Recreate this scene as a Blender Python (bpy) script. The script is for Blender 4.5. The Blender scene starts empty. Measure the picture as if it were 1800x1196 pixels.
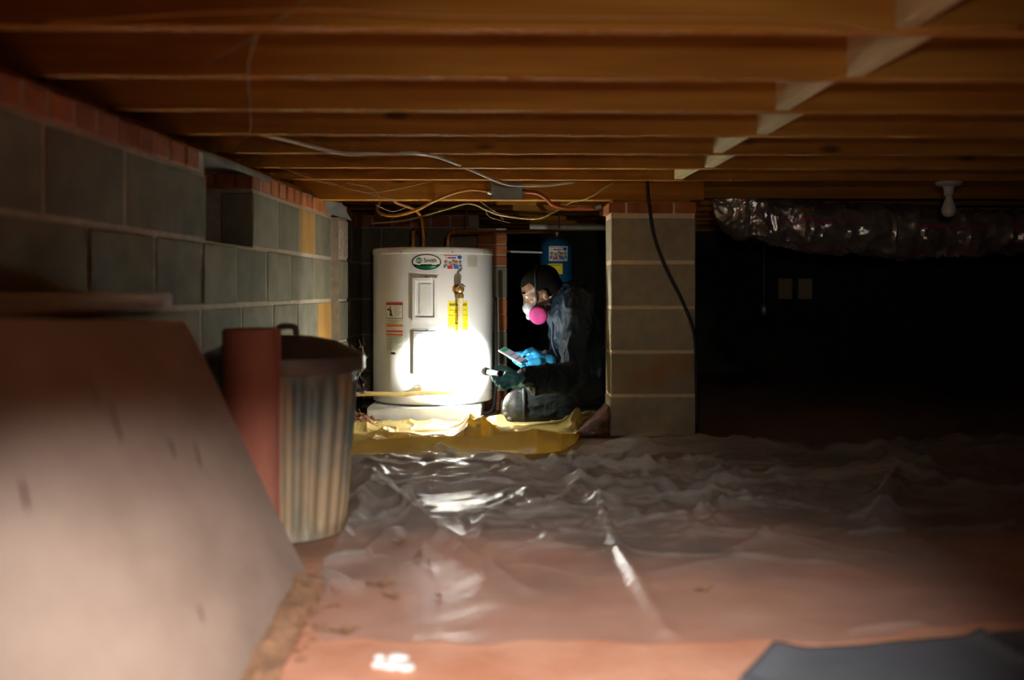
import bpy, bmesh, math, random
import numpy as np
from mathutils import Vector, Matrix

random.seed(7)
R = math.radians
sc = bpy.context.scene
C = sc.collection

# ------------------------------------------------------------------ camera, world, lights
ZC = 0.66           # eye height above the dirt floor
F = 1750.0          # focal length in pixels of the 1800 px wide frame (35 mm)
HOR = 510.0         # row of the horizon


def P(px, py, Y):
    """pixel of the photograph at a real distance Y -> point in the crawl space"""
    return Vector(((px - 900.0) * Y / F, Y, ZC - (py - HOR) * Y / F))


cam_d = bpy.data.cameras.new('camera')
cam = bpy.data.objects.new('camera', cam_d)
C.objects.link(cam)
cam.location = (0, 0, ZC)
cam.rotation_euler = (R(90), 0, 0)
cam_d.sensor_width = 36
cam_d.lens = 35
cam_d.shift_y = -(598 - HOR) / 1800.0
cam_d.clip_start = 0.02
cam_d.dof.use_dof = True
cam_d.dof.focus_distance = 4.9
cam_d.dof.aperture_fstop = 1.7
sc.camera = cam

w = bpy.data.worlds.new('world')
sc.world = w
w.use_nodes = True
w.node_tree.nodes['Background'].inputs[0].default_value = (0.5, 0.6, 0.7, 1)
w.node_tree.nodes['Background'].inputs[1].default_value = 0.0

vs = sc.view_settings
sc.display_settings.display_device = 'sRGB'
vs.view_transform = 'Standard'
vs.look = 'None'
vs.exposure = 0.0
vs.gamma = 1.0
vs.use_curve_mapping = False
sc.cycles.use_denoising = True
sc.cycles.max_bounces = 10
sc.cycles.diffuse_bounces = 6
sc.cycles.glossy_bounces = 4
sc.cycles.transparent_max_bounces = 16
sc.cycles.sample_clamp_indirect = 60.0
sc.cycles.caustics_reflective = True


def spot(name, loc, target, power, angle, blend, radius, color):
    l = bpy.data.lights.new(name, 'SPOT')
    l.energy = power
    l.spot_size = R(angle)
    l.spot_blend = blend
    l.shadow_soft_size = radius
    l.color = color
    o = bpy.data.objects.new(name, l)
    C.objects.link(o)
    o.location = loc
    o.rotation_euler = (Vector(target) - Vector(loc)).to_track_quat('-Z', 'Y').to_euler()
    return o


# the photographer's own lamp, held up beside the camera and pointed down at the ground
wl_ = spot('work_lamp', (0.12, 0.08, 0.82), (-0.13, 1.78, 0.0), 310.0, 34, 1.0, 0.04, (1.0, 0.91, 0.88))
wl_.scale = (2.1, 1.0, 1.0)     # a flood lamp: its beam is wider than it is high
# added spot at the same lamp: faint forward spill to brighten pillar and duct
spot('work_lamp_added_spill', (0.12, 0.08, 0.82), (0.55, 4.6, 0.72), 20.0, 60, 1.0, 0.04, (1.0, 0.90, 0.80))
# the beam and the spill of the flashlight in the kneeling man's hand
TL = Vector((-0.1234, 4.50, 0.292))                 # lens of the flashlight
TD = Vector((-0.42, 0.90, -0.01)).normalized()     # where it points
spot('flashlight_beam', TL + TD * 0.012, TL + TD, 400.0, 57, 0.55, 0.012, (0.99, 1.0, 0.93))
spot('flashlight_spill', TL + TD * 0.012, TL + TD, 10.0, 176, 0.15, 0.012, (1.0, 0.97, 0.88))

# ------------------------------------------------------------------ materials
MATS = {}


def nodes_of(name):
    m = bpy.data.materials.new(name)
    m.use_nodes = True
    nt = m.node_tree
    return m, nt, nt.nodes, nt.links, nt.nodes['Principled BSDF']


def mat(name, c1, c2=None, rough=0.7, metal=0.0, scale=8.0, stretch=(1, 1, 1), bump=0.0, bscale=None,
        rnd=0.0, spec=None, detail=6.0, contrast=(0.35, 0.65), emit=None):
    """procedural material: two colours mixed by noise, optional bump, optional per-object brightness"""
    m, nt, N, L, b = nodes_of(name)
    b.inputs['Roughness'].default_value = rough
    b.inputs['Metallic'].default_value = metal
    if spec is not None:
        b.inputs['Specular IOR Level'].default_value = spec
    tc = N.new('ShaderNodeTexCoord')
    mp = N.new('ShaderNodeMapping')
    mp.inputs['Scale'].default_value = stretch
    L.new(tc.outputs['Object'], mp.inputs['Vector'])
    vec = mp.outputs['Vector']
    if rnd:
        oi = N.new('ShaderNodeObjectInfo')
        ad = N.new('ShaderNodeVectorMath')
        ad.operation = 'ADD'
        sc_ = N.new('ShaderNodeVectorMath')
        sc_.operation = 'SCALE'
        sc_.inputs[0].default_value = (17, 31, 47)
        L.new(oi.outputs['Random'], sc_.inputs['Scale'])
        L.new(vec, ad.inputs[0])
        L.new(sc_.outputs[0], ad.inputs[1])
        vec = ad.outputs[0]
    no = N.new('ShaderNodeTexNoise')
    no.inputs['Scale'].default_value = scale
    no.inputs['Detail'].default_value = detail
    L.new(vec, no.inputs['Vector'])
    cr = N.new('ShaderNodeValToRGB')
    cr.color_ramp.elements[0].position = contrast[0]
    cr.color_ramp.elements[1].position = contrast[1]
    cr.color_ramp.elements[0].color = (*c1, 1)
    cr.color_ramp.elements[1].color = (*(c2 or c1), 1)
    L.new(no.outputs['Fac'], cr.inputs['Fac'])
    col = cr.outputs['Color']
    if rnd:
        mr = N.new('ShaderNodeMapRange')
        mr.inputs['To Min'].default_value = 1 - rnd
        mr.inputs['To Max'].default_value = 1 + rnd
        L.new(oi.outputs['Random'], mr.inputs['Value'])
        hs = N.new('ShaderNodeHueSaturation')
        L.new(mr.outputs['Result'], hs.inputs['Value'])
        L.new(col, hs.inputs['Color'])
        col = hs.outputs['Color']
    L.new(col, b.inputs['Base Color'])
    if bump:
        n2 = N.new('ShaderNodeTexNoise')
        n2.inputs['Scale'].default_value = bscale or scale * 4
        n2.inputs['Detail'].default_value = 5
        L.new(vec, n2.inputs['Vector'])
        bp = N.new('ShaderNodeBump')
        bp.inputs['Strength'].default_value = bump
        bp.inputs['Distance'].default_value = 0.004
        L.new(n2.outputs['Fac'], bp.inputs['Height'])
        L.new(bp.outputs['Normal'], b.inputs['Normal'])
    if emit:
        b.inputs['Emission Color'].default_value = (*emit[0], 1)
        b.inputs['Emission Strength'].default_value = emit[1]
    MATS[name] = m
    return m


M = MATS


def add_knots(m):
    nt = m.node_tree
    N, L = nt.nodes, nt.links
    b = N['Principled BSDF']
    src = b.inputs['Base Color'].links[0].from_socket
    oi = N.new('ShaderNodeObjectInfo')
    tc = N.new('ShaderNodeTexCoord')
    mp = N.new('ShaderNodeMapping')
    mp.inputs['Scale'].default_value = (2.6, 1.0, 7.0)
    cm = N.new('ShaderNodeCombineXYZ')
    ml = N.new('ShaderNodeMath')
    ml.operation = 'MULTIPLY'
    ml.inputs[1].default_value = 57.0
    L.new(oi.outputs['Random'], ml.inputs[0])
    L.new(ml.outputs[0], cm.inputs[0])
    L.new(cm.outputs[0], mp.inputs['Location'])
    L.new(tc.outputs['Object'], mp.inputs['Vector'])
    vo = N.new('ShaderNodeTexVoronoi')
    vo.inputs['Scale'].default_value = 1.0
    L.new(mp.outputs[0], vo.inputs['Vector'])
    mr = N.new('ShaderNodeMapRange')
    mr.inputs['From Min'].default_value = 0.06
    mr.inputs['From Max'].default_value = 0.14
    mr.inputs['To Min'].default_value = 0.28
    mr.inputs['To Max'].default_value = 1.0
    L.new(vo.outputs['Distance'], mr.inputs['Value'])
    mx = N.new('ShaderNodeVectorMath')
    mx.operation = 'SCALE'
    L.new(src, mx.inputs[0])
    L.new(mr.outputs[0], mx.inputs['Scale'])
    L.new(mx.outputs[0], b.inputs['Base Color'])

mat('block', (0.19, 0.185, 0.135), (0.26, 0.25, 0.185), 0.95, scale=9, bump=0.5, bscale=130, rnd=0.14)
mat('block_ochre', (0.42, 0.22, 0.05), (0.50, 0.30, 0.09), 0.95, scale=9, stretch=(1, 1, .25), bump=0.5, bscale=120)
mat('block_pale', (0.55, 0.50, 0.42), (0.36, 0.27, 0.21), 0.95, scale=45, bump=0.6, bscale=140)
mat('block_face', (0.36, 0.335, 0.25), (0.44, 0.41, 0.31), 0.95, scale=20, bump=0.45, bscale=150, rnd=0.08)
mat('block_stained', (0.38, 0.345, 0.25), (0.42, 0.24, 0.09), 0.95, scale=4.5, bump=0.45, bscale=150, contrast=(.5, .68))
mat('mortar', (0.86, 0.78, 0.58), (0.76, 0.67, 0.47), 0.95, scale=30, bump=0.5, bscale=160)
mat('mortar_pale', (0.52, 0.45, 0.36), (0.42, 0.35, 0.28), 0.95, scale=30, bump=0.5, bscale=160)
mat('brick', (0.40, 0.125, 0.045), (0.52, 0.195, 0.07), 0.9, scale=14, bump=0.5, bscale=120, rnd=0.22)
mat('clay', (0.62, 0.27, 0.15), (0.74, 0.39, 0.25), 0.95, scale=5, bump=0.7, bscale=60)
def shade_far_clay(m):
    """painted shade: clay colour turns browner and darker deeper in, with a ragged border"""
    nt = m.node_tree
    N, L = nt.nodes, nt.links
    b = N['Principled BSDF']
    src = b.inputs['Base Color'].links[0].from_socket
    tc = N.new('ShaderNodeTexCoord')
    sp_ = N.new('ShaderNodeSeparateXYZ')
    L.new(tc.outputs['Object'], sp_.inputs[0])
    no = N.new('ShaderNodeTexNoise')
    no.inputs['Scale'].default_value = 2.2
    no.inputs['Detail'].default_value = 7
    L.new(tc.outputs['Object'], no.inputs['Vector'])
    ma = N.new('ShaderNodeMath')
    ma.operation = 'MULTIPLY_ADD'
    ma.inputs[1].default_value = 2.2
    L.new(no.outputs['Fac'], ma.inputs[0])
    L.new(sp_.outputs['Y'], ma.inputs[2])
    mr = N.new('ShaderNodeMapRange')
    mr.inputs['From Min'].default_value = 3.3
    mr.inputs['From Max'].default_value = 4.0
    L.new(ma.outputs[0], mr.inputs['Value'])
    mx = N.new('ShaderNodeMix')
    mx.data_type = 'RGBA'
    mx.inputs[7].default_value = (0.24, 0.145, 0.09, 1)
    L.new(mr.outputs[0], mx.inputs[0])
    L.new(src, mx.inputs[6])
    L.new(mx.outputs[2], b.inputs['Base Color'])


shade_far_clay(M['clay'])  # dimness of the far floor is put into the clay colour
mat('dark_clay', (0.045, 0.014, 0.008), (0.10, 0.034, 0.017), 0.95, scale=40, bump=0.8, bscale=90)
mat('pine', (0.40, 0.155, 0.016), (0.54, 0.25, 0.035), 0.9, scale=5, stretch=(.35, 6, 6), bump=0.15, bscale=20, rnd=0.12)
mat('pine_pale', (0.64, 0.50, 0.25), (0.72, 0.60, 0.34), 0.8, scale=6, stretch=(4, .5, 4), bump=0.15, bscale=30, rnd=0.08)
add_knots(M['pine'])
mat('subfloor', (0.24, 0.14, 0.06), (0.34, 0.21, 0.10), 0.85, scale=4, stretch=(5, .4, 1))
mat('heater_white', (0.76, 0.77, 0.78), (0.70, 0.71, 0.71), 0.38, scale=6, spec=0.4)
mat('heater_trim', (0.62, 0.62, 0.60), (0.55, 0.55, 0.52), 0.45, scale=6)
mat('pad', (0.60, 0.62, 0.64), (0.50, 0.51, 0.52), 0.9, scale=14, bump=0.4, bscale=60)
mat('white_print', (0.82, 0.82, 0.78), None, 0.5)
mat('cream_print', (0.66, 0.66, 0.55), None, 0.6)
mat('red_print', (0.62, 0.03, 0.03), None, 0.5)
mat('orange_print', (0.78, 0.12, 0.03), None, 0.5)
mat('black_print', (0.02, 0.02, 0.022), None, 0.5)
mat('grey_print', (0.28, 0.28, 0.27), None, 0.6)
mat('yellow_print', (0.80, 0.70, 0.02), None, 0.5)
mat('green_print', (0.0, 0.22, 0.075), None, 0.3)
mat('logo_green', (0.02, 0.26, 0.09), None, 0.22, metal=0.4)
mat('logo_black', (0.01, 0.016, 0.018), None, 0.3)
mat('blue_print', (0.03, 0.11, 0.45), None, 0.5)
mat('shirt_blue', (0.07, 0.17, 0.40), None, 0.5)
mat('purple_print', (0.22, 0.03, 0.30), None, 0.5)
mat('skin_print', (0.55, 0.28, 0.18), None, 0.5)
mat('hair_print', (0.05, 0.03, 0.02), None, 0.6)
mat('brass', (0.62, 0.42, 0.14), (0.48, 0.30, 0.10), 0.4, metal=0.9, scale=30)
mat('steel', (0.42, 0.42, 0.42), (0.30, 0.30, 0.30), 0.4, metal=0.85, scale=20)
mat('copper', (0.55, 0.24, 0.10), (0.38, 0.15, 0.06), 0.38, metal=0.85, scale=14)
mat('cpvc', (0.74, 0.66, 0.42), (0.68, 0.58, 0.34), 0.5, scale=10)
mat('grey_pipe', (0.28, 0.28, 0.26), (0.20, 0.20, 0.19), 0.6, scale=8)
mat('cable_orange', (0.60, 0.27, 0.05), (0.52, 0.23, 0.045), 0.55, scale=9)
mat('cable_red', (0.60, 0.14, 0.04), None, 0.55)
mat('cable_yellow', (0.55, 0.43, 0.15), None, 0.6)
mat('cable_white', (0.86, 0.86, 0.84), (0.78, 0.78, 0.76), 0.25, scale=14)
mat('cable_black', (0.012, 0.012, 0.013), None, 0.5)
mat('box_grey', (0.20, 0.22, 0.23), (0.24, 0.26, 0.27), 0.45, metal=0.3, scale=12)
mat('tank_blue', (0.008, 0.10, 0.24), (0.006, 0.08, 0.19), 0.35, scale=5)
mat('navy', (0.004, 0.014, 0.031), (0.008, 0.025, 0.050), 0.72, scale=9, bump=0.15, bscale=300)
mat('trouser', (0.006, 0.011, 0.010), (0.012, 0.019, 0.018), 0.85, scale=12, bump=0.2, bscale=300)
mat('skin', (0.14, 0.070, 0.040), (0.18, 0.092, 0.052), 0.42, scale=20)
mat('hair', (0.004, 0.0035, 0.003), (0.007, 0.006, 0.005), 0.85, spec=0.15, scale=160, bump=0.8, bscale=500)
mat('glove_blue', (0.035, 0.36, 0.66), (0.03, 0.30, 0.58), 0.42, scale=20, bump=0.2, bscale=90)
mat('glove_blue_lit', (0.14, 0.52, 0.74), (0.11, 0.45, 0.66), 0.45, scale=20, bump=0.2, bscale=90)  # same gloves: front light on the near one put into a paler blue
mat('mask_grey', (0.34, 0.35, 0.40), (0.27, 0.28, 0.32), 0.4, scale=20)
mat('mask_dark', (0.03, 0.03, 0.035), None, 0.5)
mat('filter_pink', (0.40, 0.022, 0.18), (0.31, 0.014, 0.135), 0.75, scale=30, bump=0.3, bscale=80)
mat('strap', (0.012, 0.012, 0.013), None, 0.6)
mat('knee_pad', (0.02, 0.02, 0.02), (0.03, 0.03, 0.03), 0.6, scale=20)
mat('knee_cap', (0.11, 0.105, 0.09), (0.07, 0.065, 0.055), 0.6, scale=40)
mat('boot', (0.02, 0.017, 0.015), None, 0.5)
mat('eye_white', (0.55, 0.52, 0.48), None, 0.25)
mat('phone_case', (0.34, 0.35, 0.36), None, 0.35, metal=0.4)
mat('screen', (0.05, 0.05, 0.05), None, 0.15, emit=((0.62, 0.66, 0.74), 0.35))
mat('screen_green', (0.02, 0.1, 0.06), None, 0.15, emit=((0.05, 0.50, 0.28), 0.35))
mat('screen_grey', (0.03, 0.03, 0.03), None, 0.15, emit=((0.30, 0.33, 0.38), 0.3))
mat('torch_body', (0.22, 0.21, 0.18), (0.17, 0.16, 0.14), 0.35, metal=0.7, scale=40)
mat('torch_dark', (0.03, 0.03, 0.035), None, 0.4, metal=0.3)
mat('torch_lens', (0.9, 0.95, 1.0), None, 0.1, emit=((0.93, 0.97, 1.0), 30.0))
mat('galvanized', (0.18, 0.225, 0.20), (0.42, 0.32, 0.19), 0.55, metal=0.3, scale=9, stretch=(1, 1, .5), bump=0.25, bscale=70, detail=9, contrast=(.42, .6))
mat('lid_metal', (0.14, 0.12, 0.11), (0.22, 0.19, 0.165), 0.5, metal=0.5, scale=9, bump=0.2, bscale=60)
mat('rust', (0.34, 0.105, 0.06), (0.46, 0.20, 0.14), 0.8, scale=7, stretch=(1, 1, .5), bump=0.4, bscale=60, detail=9)
mat('board', (0.36, 0.27, 0.21), (0.44, 0.34, 0.27), 0.85, scale=5, stretch=(3, .8, .8), bump=0.2, bscale=26, detail=8)
mat('board_edge', (0.30, 0.18, 0.09), (0.42, 0.27, 0.15), 0.95, scale=40, bump=0.7, bscale=80)
mat('scratch', (0.22, 0.13, 0.09), None, 0.9)
mat('plank_pale', (0.70, 0.68, 0.64), (0.58, 0.55, 0.52), 0.8, scale=7, stretch=(4, 1, 4), bump=0.3, bscale=40)
mat('stone', (0.30, 0.27, 0.24), (0.22, 0.20, 0.17), 0.95, scale=20, bump=0.5, bscale=90)
mat('leaf', (0.15, 0.075, 0.035), (0.24, 0.125, 0.06), 0.9, scale=30)
mat('debris', (0.36, 0.19, 0.10), (0.20, 0.10, 0.05), 0.95, scale=30)
mat('crumbs', (0.44, 0.24, 0.13), (0.30, 0.17, 0.09), 0.95, scale=24, bump=0.9, bscale=110)
mat('lime', (0.86, 0.84, 0.80), (0.78, 0.74, 0.70), 0.9, scale=30, bump=0.4, bscale=90)
mat('tarp_grey', (0.135, 0.15, 0.17), (0.17, 0.185, 0.205), 0.4, scale=5)
mat('porcelain', (0.74, 0.72, 0.68), None, 0.25)
mat('flashing', (0.30, 0.31, 0.29), (0.22, 0.23, 0.21), 0.5, metal=0.5, scale=12)
mat('web', (0.42, 0.36, 0.24), None, 0.9)
mat('stick', (0.66, 0.52, 0.22), (0.58, 0.43, 0.16), 0.8, scale=12, stretch=(.5, 6, 6))
mat('hose_black', (0.015, 0.016, 0.018), None, 0.45)
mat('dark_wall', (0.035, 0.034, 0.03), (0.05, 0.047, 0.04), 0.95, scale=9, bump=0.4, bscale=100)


def bulb_mat():
    m, nt, N, L, b = nodes_of('bulb_glass')
    b.inputs['Base Color'].default_value = (0.72, 0.72, 0.70, 1)
    b.inputs['Roughness'].default_value = 0.12
    b.inputs['Subsurface Weight'].default_value = 0.2
    no = N.new('ShaderNodeTexNoise')
    no.inputs['Scale'].default_value = 20
    M['bulb_glass'] = m


def plastic(name, col, tr_mix, film_mix, rough, gloss_mix=0.25, transl=0.4, bump_scale=35, bump=0.25, dirt=None, gloss_max=0.12, tcol=None):
    """polyethylene film: partly clear, partly milky, glossy on top"""
    m, nt, N, L, b = nodes_of(name)
    N.remove(b)
    out = N['Material Output']
    tr = N.new('ShaderNodeBsdfTransparent')
    tr.inputs[0].default_value = (*tr_mix, 1)
    df = N.new('ShaderNodeBsdfDiffuse')
    tl = N.new('ShaderNodeBsdfTranslucent')
    tc = N.new('ShaderNodeTexCoord')
    no = N.new('ShaderNodeTexNoise')
    no.inputs['Scale'].default_value = 3.5
    no.inputs['Detail'].default_value = 9
    L.new(tc.outputs['Object'], no.inputs['Vector'])
    cr = N.new('ShaderNodeValToRGB')
    cr.color_ramp.elements[0].position = 0.4
    cr.color_ramp.elements[1].position = 0.62
    cr.color_ramp.elements[0].color = (*col, 1)
    cr.color_ramp.elements[1].color = (*(dirt or tuple(c * .82 for c in col)), 1)
    L.new(no.outputs['Fac'], cr.inputs['Fac'])
    L.new(cr.outputs['Color'], df.inputs['Color'])
    if tcol:
        tl.inputs['Color'].default_value = (*tcol, 1)
    else:
        L.new(cr.outputs['Color'], tl.inputs['Color'])
    mx1 = N.new('ShaderNodeMixShader')
    mx1.inputs[0].default_value = transl
    L.new(df.outputs[0], mx1.inputs[1])
    L.new(tl.outputs[0], mx1.inputs[2])
    mx2 = N.new('ShaderNodeMixShader')
    # the milky film looks thicker where it is dirtier
    mr = N.new('ShaderNodeMapRange')
    mr.inputs['To Min'].default_value = film_mix[0]
    mr.inputs['To Max'].default_value = film_mix[1]
    L.new(no.outputs['Fac'], mr.inputs['Value'])
    L.new(mr.outputs['Result'], mx2.inputs[0])
    L.new(tr.outputs[0], mx2.inputs[1])
    L.new(mx1.outputs[0], mx2.inputs[2])
    gl = N.new('ShaderNodeBsdfGlossy')
    gl.inputs['Roughness'].default_value = rough
    gl.inputs['Color'].default_value = (0.9, 0.9, 0.9, 1)
    n2 = N.new('ShaderNodeTexNoise')
    n2.inputs['Scale'].default_value = bump_scale
    n2.inputs['Detail'].default_value = 4
    L.new(tc.outputs['Object'], n2.inputs['Vector'])
    bp = N.new('ShaderNodeBump')
    bp.inputs['Strength'].default_value = bump
    bp.inputs['Distance'].default_value = 0.006
    L.new(n2.outputs['Fac'], bp.inputs['Height'])
    L.new(bp.outputs['Normal'], gl.inputs['Normal'])
    fr = N.new('ShaderNodeFresnel')
    fr.inputs['IOR'].default_value = 1.4
    ml = N.new('ShaderNodeMath')
    ml.operation = 'MULTIPLY'
    ml.inputs[1].default_value = gloss_mix
    ml.use_clamp = True
    L.new(fr.outputs[0], ml.inputs[0])
    mn = N.new('ShaderNodeMath')
    mn.operation = 'MINIMUM'
    mn.inputs[1].default_value = gloss_max
    L.new(ml.outputs[0], mn.inputs[0])
    mx3 = N.new('ShaderNodeMixShader')
    L.new(mn.outputs[0], mx3.inputs[0])
    L.new(mx2.outputs[0], mx3.inputs[1])
    L.new(gl.outputs[0], mx3.inputs[2])
    L.new(mx3.outputs[0], out.inputs['Surface'])
    M[name] = m


plastic('clear_film', (0.80, 0.77, 0.72), (0.97, 0.96, 0.95), (0.10, 0.42), 0.26, gloss_mix=0.6, transl=0.35)
plastic('yellow_film', (0.84, 0.70, 0.28), (0.95, 0.8, 0.2), (0.86, 0.97), 0.25, gloss_mix=0.6, transl=0.38,
        dirt=(0.68, 0.52, 0.18), bump_scale=50, bump=0.3, tcol=(0.90, 0.58, 0.03))


def foil():
    m, nt, N, L, b = nodes_of('foil')
    b.inputs['Metallic'].default_value = 0.95
    b.inputs['Roughness'].default_value = 0.30
    tc = N.new('ShaderNodeTexCoord')
    uv = tc.outputs['UV']
    sep = N.new('ShaderNodeSeparateXYZ')
    L.new(uv, sep.inputs[0])
    # rows of pink print along the duct: broken dashes in narrow bands round the tube

    def math_(op, a, bval):
        n = N.new('ShaderNodeMath')
        n.operation = op
        if hasattr(a, 'links'):
            L.new(a, n.inputs[0])
        else:
            n.inputs[0].default_value = a
        if hasattr(bval, 'links'):
            L.new(bval, n.inputs[1])
        else:
            n.inputs[1].default_value = bval
        return n.outputs[0]
    v6 = math_('FRACT', math_('MULTIPLY', sep.outputs['Y'], 5.0), 0)
    band = math_('MULTIPLY', math_('GREATER_THAN', v6, 0.42), math_('LESS_THAN', v6, 0.53))
    no = N.new('ShaderNodeTexNoise')
    no.noise_dimensions = '2D'
    no.inputs['Scale'].default_value = 1.0
    no.inputs['Detail'].default_value = 1
    mp = N.new('ShaderNodeMapping')
    mp.inputs['Scale'].default_value = (95, 60, 1)
    L.new(uv, mp.inputs['Vector'])
    L.new(mp.outputs[0], no.inputs['Vector'])
    ink = math_('MULTIPLY', band, math_('GREATER_THAN', no.outputs['Fac'], 0.5))
    word = N.new('ShaderNodeTexNoise')
    word.noise_dimensions = '1D'
    word.inputs['Scale'].default_value = 9
    L.new(sep.outputs['X'], word.inputs['W'])
    ink = math_('MULTIPLY', ink, math_('GREATER_THAN', word.outputs['Fac'], 0.47))
    mix = N.new('ShaderNodeMix')
    mix.data_type = 'RGBA'
    mix.inputs[6].default_value = (0.92, 0.88, 0.82, 1)
    mix.inputs[7].default_value = (0.75, 0.06, 0.35, 1)
    L.new(ink, mix.inputs[0])
    L.new(mix.outputs[2], b.inputs['Base Color'])
    mt = math_('SUBTRACT', 0.85, math_('MULTIPLY', ink, 0.75))
    L.new(mt, b.inputs['Metallic'])
    n2 = N.new('ShaderNodeTexNoise')
    n2.inputs['Scale'].default_value = 60
    L.new(tc.outputs['Object'], n2.inputs['Vector'])
    bp = N.new('ShaderNodeBump')
    bp.inputs['Strength'].default_value = 0.3
    bp.inputs['Distance'].default_value = 0.004
    L.new(n2.outputs['Fac'], bp.inputs['Height'])
    L.new(bp.outputs['Normal'], b.inputs['Normal'])
    M['foil'] = m


foil()
bulb_mat()

# ------------------------------------------------------------------ helpers: noise, meshes, objects


def _hash(ix, iy, iz):
    n = (ix * 374761393 + iy * 668265263 + iz * 1274126177) & 0xffffffff
    n = ((n ^ (n >> 13)) * 1274126177) & 0xffffffff
    return ((n ^ (n >> 16)) & 0xffff) / 65535.0


def vnoise(p, scale=1.0, seed=0):
    """smooth value noise in 0..1 for an (n,3) array"""
    p = np.asarray(p, float) * scale + seed * 13.17
    i = np.floor(p).astype(np.int64)
    f = p - i
    f = f * f * f * (f * (f * 6 - 15) + 10)
    out = 0
    for dx in (0, 1):
        for dy in (0, 1):
            for dz in (0, 1):
                wgt = (f[:, 0] if dx else 1 - f[:, 0]) * (f[:, 1] if dy else 1 - f[:, 1]) * (f[:, 2] if dz else 1 - f[:, 2])
                out = out + wgt * _hash(i[:, 0] + dx, i[:, 1] + dy, i[:, 2] + dz)
    return out


def fbm(p, scale, octs=4, seed=0, ridged=False):
    a, s, t = 1.0, 0, 0
    for o in range(octs):
        n = vnoise(p, scale * 2 ** o, seed + o)
        if ridged:
            n = 1 - np.abs(2 * n - 1)
            n = n * n
        s = s + a * n
        t += a
        a *= 0.5
    return s / t


OFF = {}


def off_of(o):
    return OFF.get(o.name, Vector((0, 0, 0))) if o else Vector((0, 0, 0))


def tag(o, label=None, cat=None, group=None, kind=None):
    if label:
        o['label'] = label
    if cat:
        o['category'] = cat
    if group:
        o['group'] = group
    if kind:
        o['kind'] = kind
    return o


def thing(name, loc, label, cat, group=None):
    o = bpy.data.objects.new(name, None)
    C.objects.link(o)
    o.empty_display_size = 0.05
    o.location = loc
    OFF[o.name] = Vector(loc)
    return tag(o, label, cat, group)


def link_mesh(name, me, material, parent=None, smooth=None, loc=None, rot=None):
    """link mesh data given in world coordinates (unless loc says otherwise) under parent"""
    if isinstance(material, str):
        material = M[material]
    if material is not None and not me.materials:
        me.materials.append(material)
    o = bpy.data.objects.new(name, me)
    C.objects.link(o)
    if loc is not None:
        o.location = Vector(loc) - off_of(parent)
        if rot is not None:
            o.rotation_euler = rot
        OFF[o.name] = Vector(loc)
    else:
        # move origin of the mesh to its own centre so that object textures differ
        OFF[o.name] = off_of(parent)
        if parent is not None:
            me.transform(Matrix.Translation(-off_of(parent)))
    if parent is not None:
        o.parent = parent
    if smooth is not None:
        me.polygons.foreach_set('use_smooth', [True] * len(me.polygons))
        if smooth < 180:
            me.set_sharp_from_angle(angle=R(smooth))
    return o


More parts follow.
